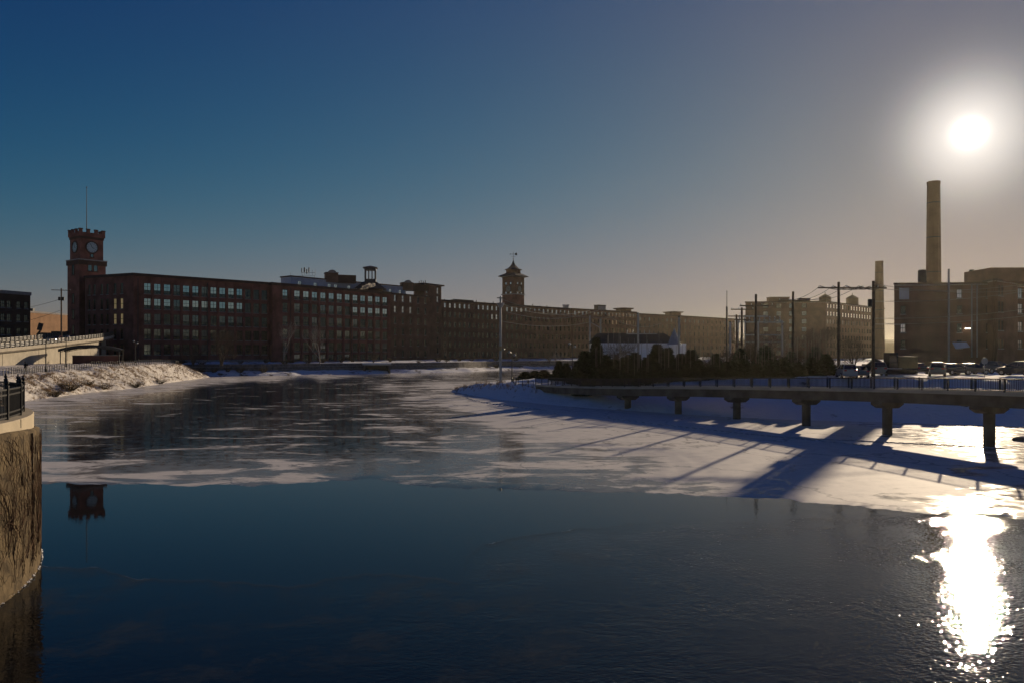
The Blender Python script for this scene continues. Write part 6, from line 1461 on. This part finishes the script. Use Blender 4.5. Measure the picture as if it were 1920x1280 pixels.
# rocks and debris on the slope under the bridge
for k, (x, y, Y, s) in enumerate(((1838, 764, 80, .5), (1776, 770, 81, .45), (1765, 778, 79, .5), (1808, 782, 78, .45), (1890, 795, 77, .7), (1730, 777, 80, .45), (1912, 817, 60, .55))):
    mb = MB(); rv = random.Random(k); mb.lathe((0, 0, -.15), [(s * .7, 0), (s, .15), (s * .8, .4 * s + .1), (s * .3, .75 * s)], 9)
    mb.v = [(v[0] * rv.uniform(.8, 1.25), v[1] * rv.uniform(.8, 1.25), v[2] * rv.uniform(.8, 1.2)) for v in mb.v]
    X = GX(x, Y); o = mb.build('boulder', M['stone']); o.location = (X, Y, surface_z('right_bank', X, Y) if Y > 66 else .05)
    tag(o, ('dark rock highest on the shaded slope near the last pier', 'flat dark rock in the middle of the shaded slope', 'wide dark rock low on the shaded slope', 'dark rock left of the last pier on the slope', 'large dark rock right of the last pier', 'leftmost dark rock on the shaded slope', 'dark rock out on the ice at the frame edge')[k], 'rock', 'rocks under the footbridge')
# steam drifting from the mill roof
def steam():
    mb = MB(); rv = random.Random(12)
    P = G(690, 541, 292)
    for k in range(34):
        c_ = Vector((rv.uniform(-2.4, 2.8), rv.uniform(-.6, .6), 0)); c_.z = (c_.x + 2.4) * .32 + rv.uniform(-.5, .7); s_ = rv.uniform(.25, .7)
        n, m = 8, 6; b0 = len(mb.v)
        mb.lathe(c_ - Vector((0, 0, s_)), [(s_ * math.sin(math.pi * (j + .08) / (m + .16)) * rv.uniform(.85, 1.15), s_ - s_ * math.cos(math.pi * (j + .08) / (m + .16))) for j in range(m + 1)], n)
    o = mb.build('steam', None, None, True); o.location = P
    m_ = bpy.data.materials.new('steam'); m_.use_nodes = True; t = m_.node_tree; t.nodes.clear(); oo = N(t, 'ShaderNodeOutputMaterial'); v_ = N(t, 'ShaderNodeVolumePrincipled')
    v_.inputs['Color'].default_value = (1, .97, .93, 1); v_.inputs['Density'].default_value = .35; v_.inputs['Anisotropy'].default_value = .5; t.links.new(v_.outputs[0], oo.inputs['Volume']); o.data.materials.append(m_)
    tag(o, 'small sunlit puff of steam above the lettered mill roof', None, None, 'stuff')
steam()

# railing on the landing of the footbridge
def landing_rail():
    line = resample([(.2, 124, 0), (.4, 121, 0), (1.4, 117.5, 0), (3.2, 112.6, 0)], 8)
    P = [Vector((p.x, p.y, surface_z('right_bank', p.x, p.y))) for p in line]
    r = thing('park_railing', 'short dark railing leading from the lamp post to the footbridge', 'railing', tuple(P[0])); o = P[0]
    pm = MB(); pm.bx(-.04, .04, -.04, .04, -.2, 1.1); mesh_ = pm.mesh('post'); mesh_.materials.append(M['dark_metal'])
    for p in P: q = link('post', mesh_, r); q.location = p - o
    for z in (1.08, .15): mb = MB(); mb.tube([p - o + Vector((0, 0, z)) for p in P], .03, 5); mb.build('rail', M['dark_metal'], r)
landing_rail()
# a line of footprints trodden across the snowy ice
def footprints():
    rv = random.Random(31); mb = MB()
    for path in ([(11.0, 79, 0), (15.5, 72, 0), (19.5, 66, 0), (22.5, 62, 0), (27, 56.5, 0)], [(22, 62.5, 0), (25.5, 60.5, 0), (29.5, 58.5, 0), (36, 55, 0)], [(-8, 128, 0), (-6, 112, 0), (-1, 100, 0), (4, 92, 0)]):
        L_ = resample(path, 70)
        for k, p in enumerate(L_):
            q = L_[min(k + 1, 69)] - L_[max(k - 1, 0)]; a = math.atan2(q.y, q.x); sd = (.14 if k % 2 else -.14) + rv.uniform(-.08, .08)
            c_ = Vector((p.x - math.sin(a) * sd, p.y + math.cos(a) * sd, .036)); mz = Matrix.Rotation(a + rv.uniform(-.3, .3), 3, 'Z')
            ring = [(math.cos(t_) * .17, math.sin(t_) * .075) for t_ in [math.pi / 4 * j for j in range(8)]]
            V = [c_ + mz @ Vector((x * 1.5, y * 1.8, -.02)) for x, y in ring] + [c_ + mz @ Vector((x * 1.15, y * 1.3, .035)) for x, y in ring] + [c_ + mz @ Vector((x, y, .0)) for x, y in ring]
            mb.add(V, [(j, (j + 1) % 8, 8 + (j + 1) % 8, 8 + j) for j in range(8)] + [(8 + j, 8 + (j + 1) % 8, 16 + (j + 1) % 8, 16 + j) for j in range(8)] + [tuple(range(16, 24))])
    tag(mb.build('footprints', M['trodden']), 'trails of footprints across the snowy river ice', None, None, 'stuff')
M['trodden'] = material('trodden', (0.42, 0.42, 0.44), .8, .15, 4)
footprints()
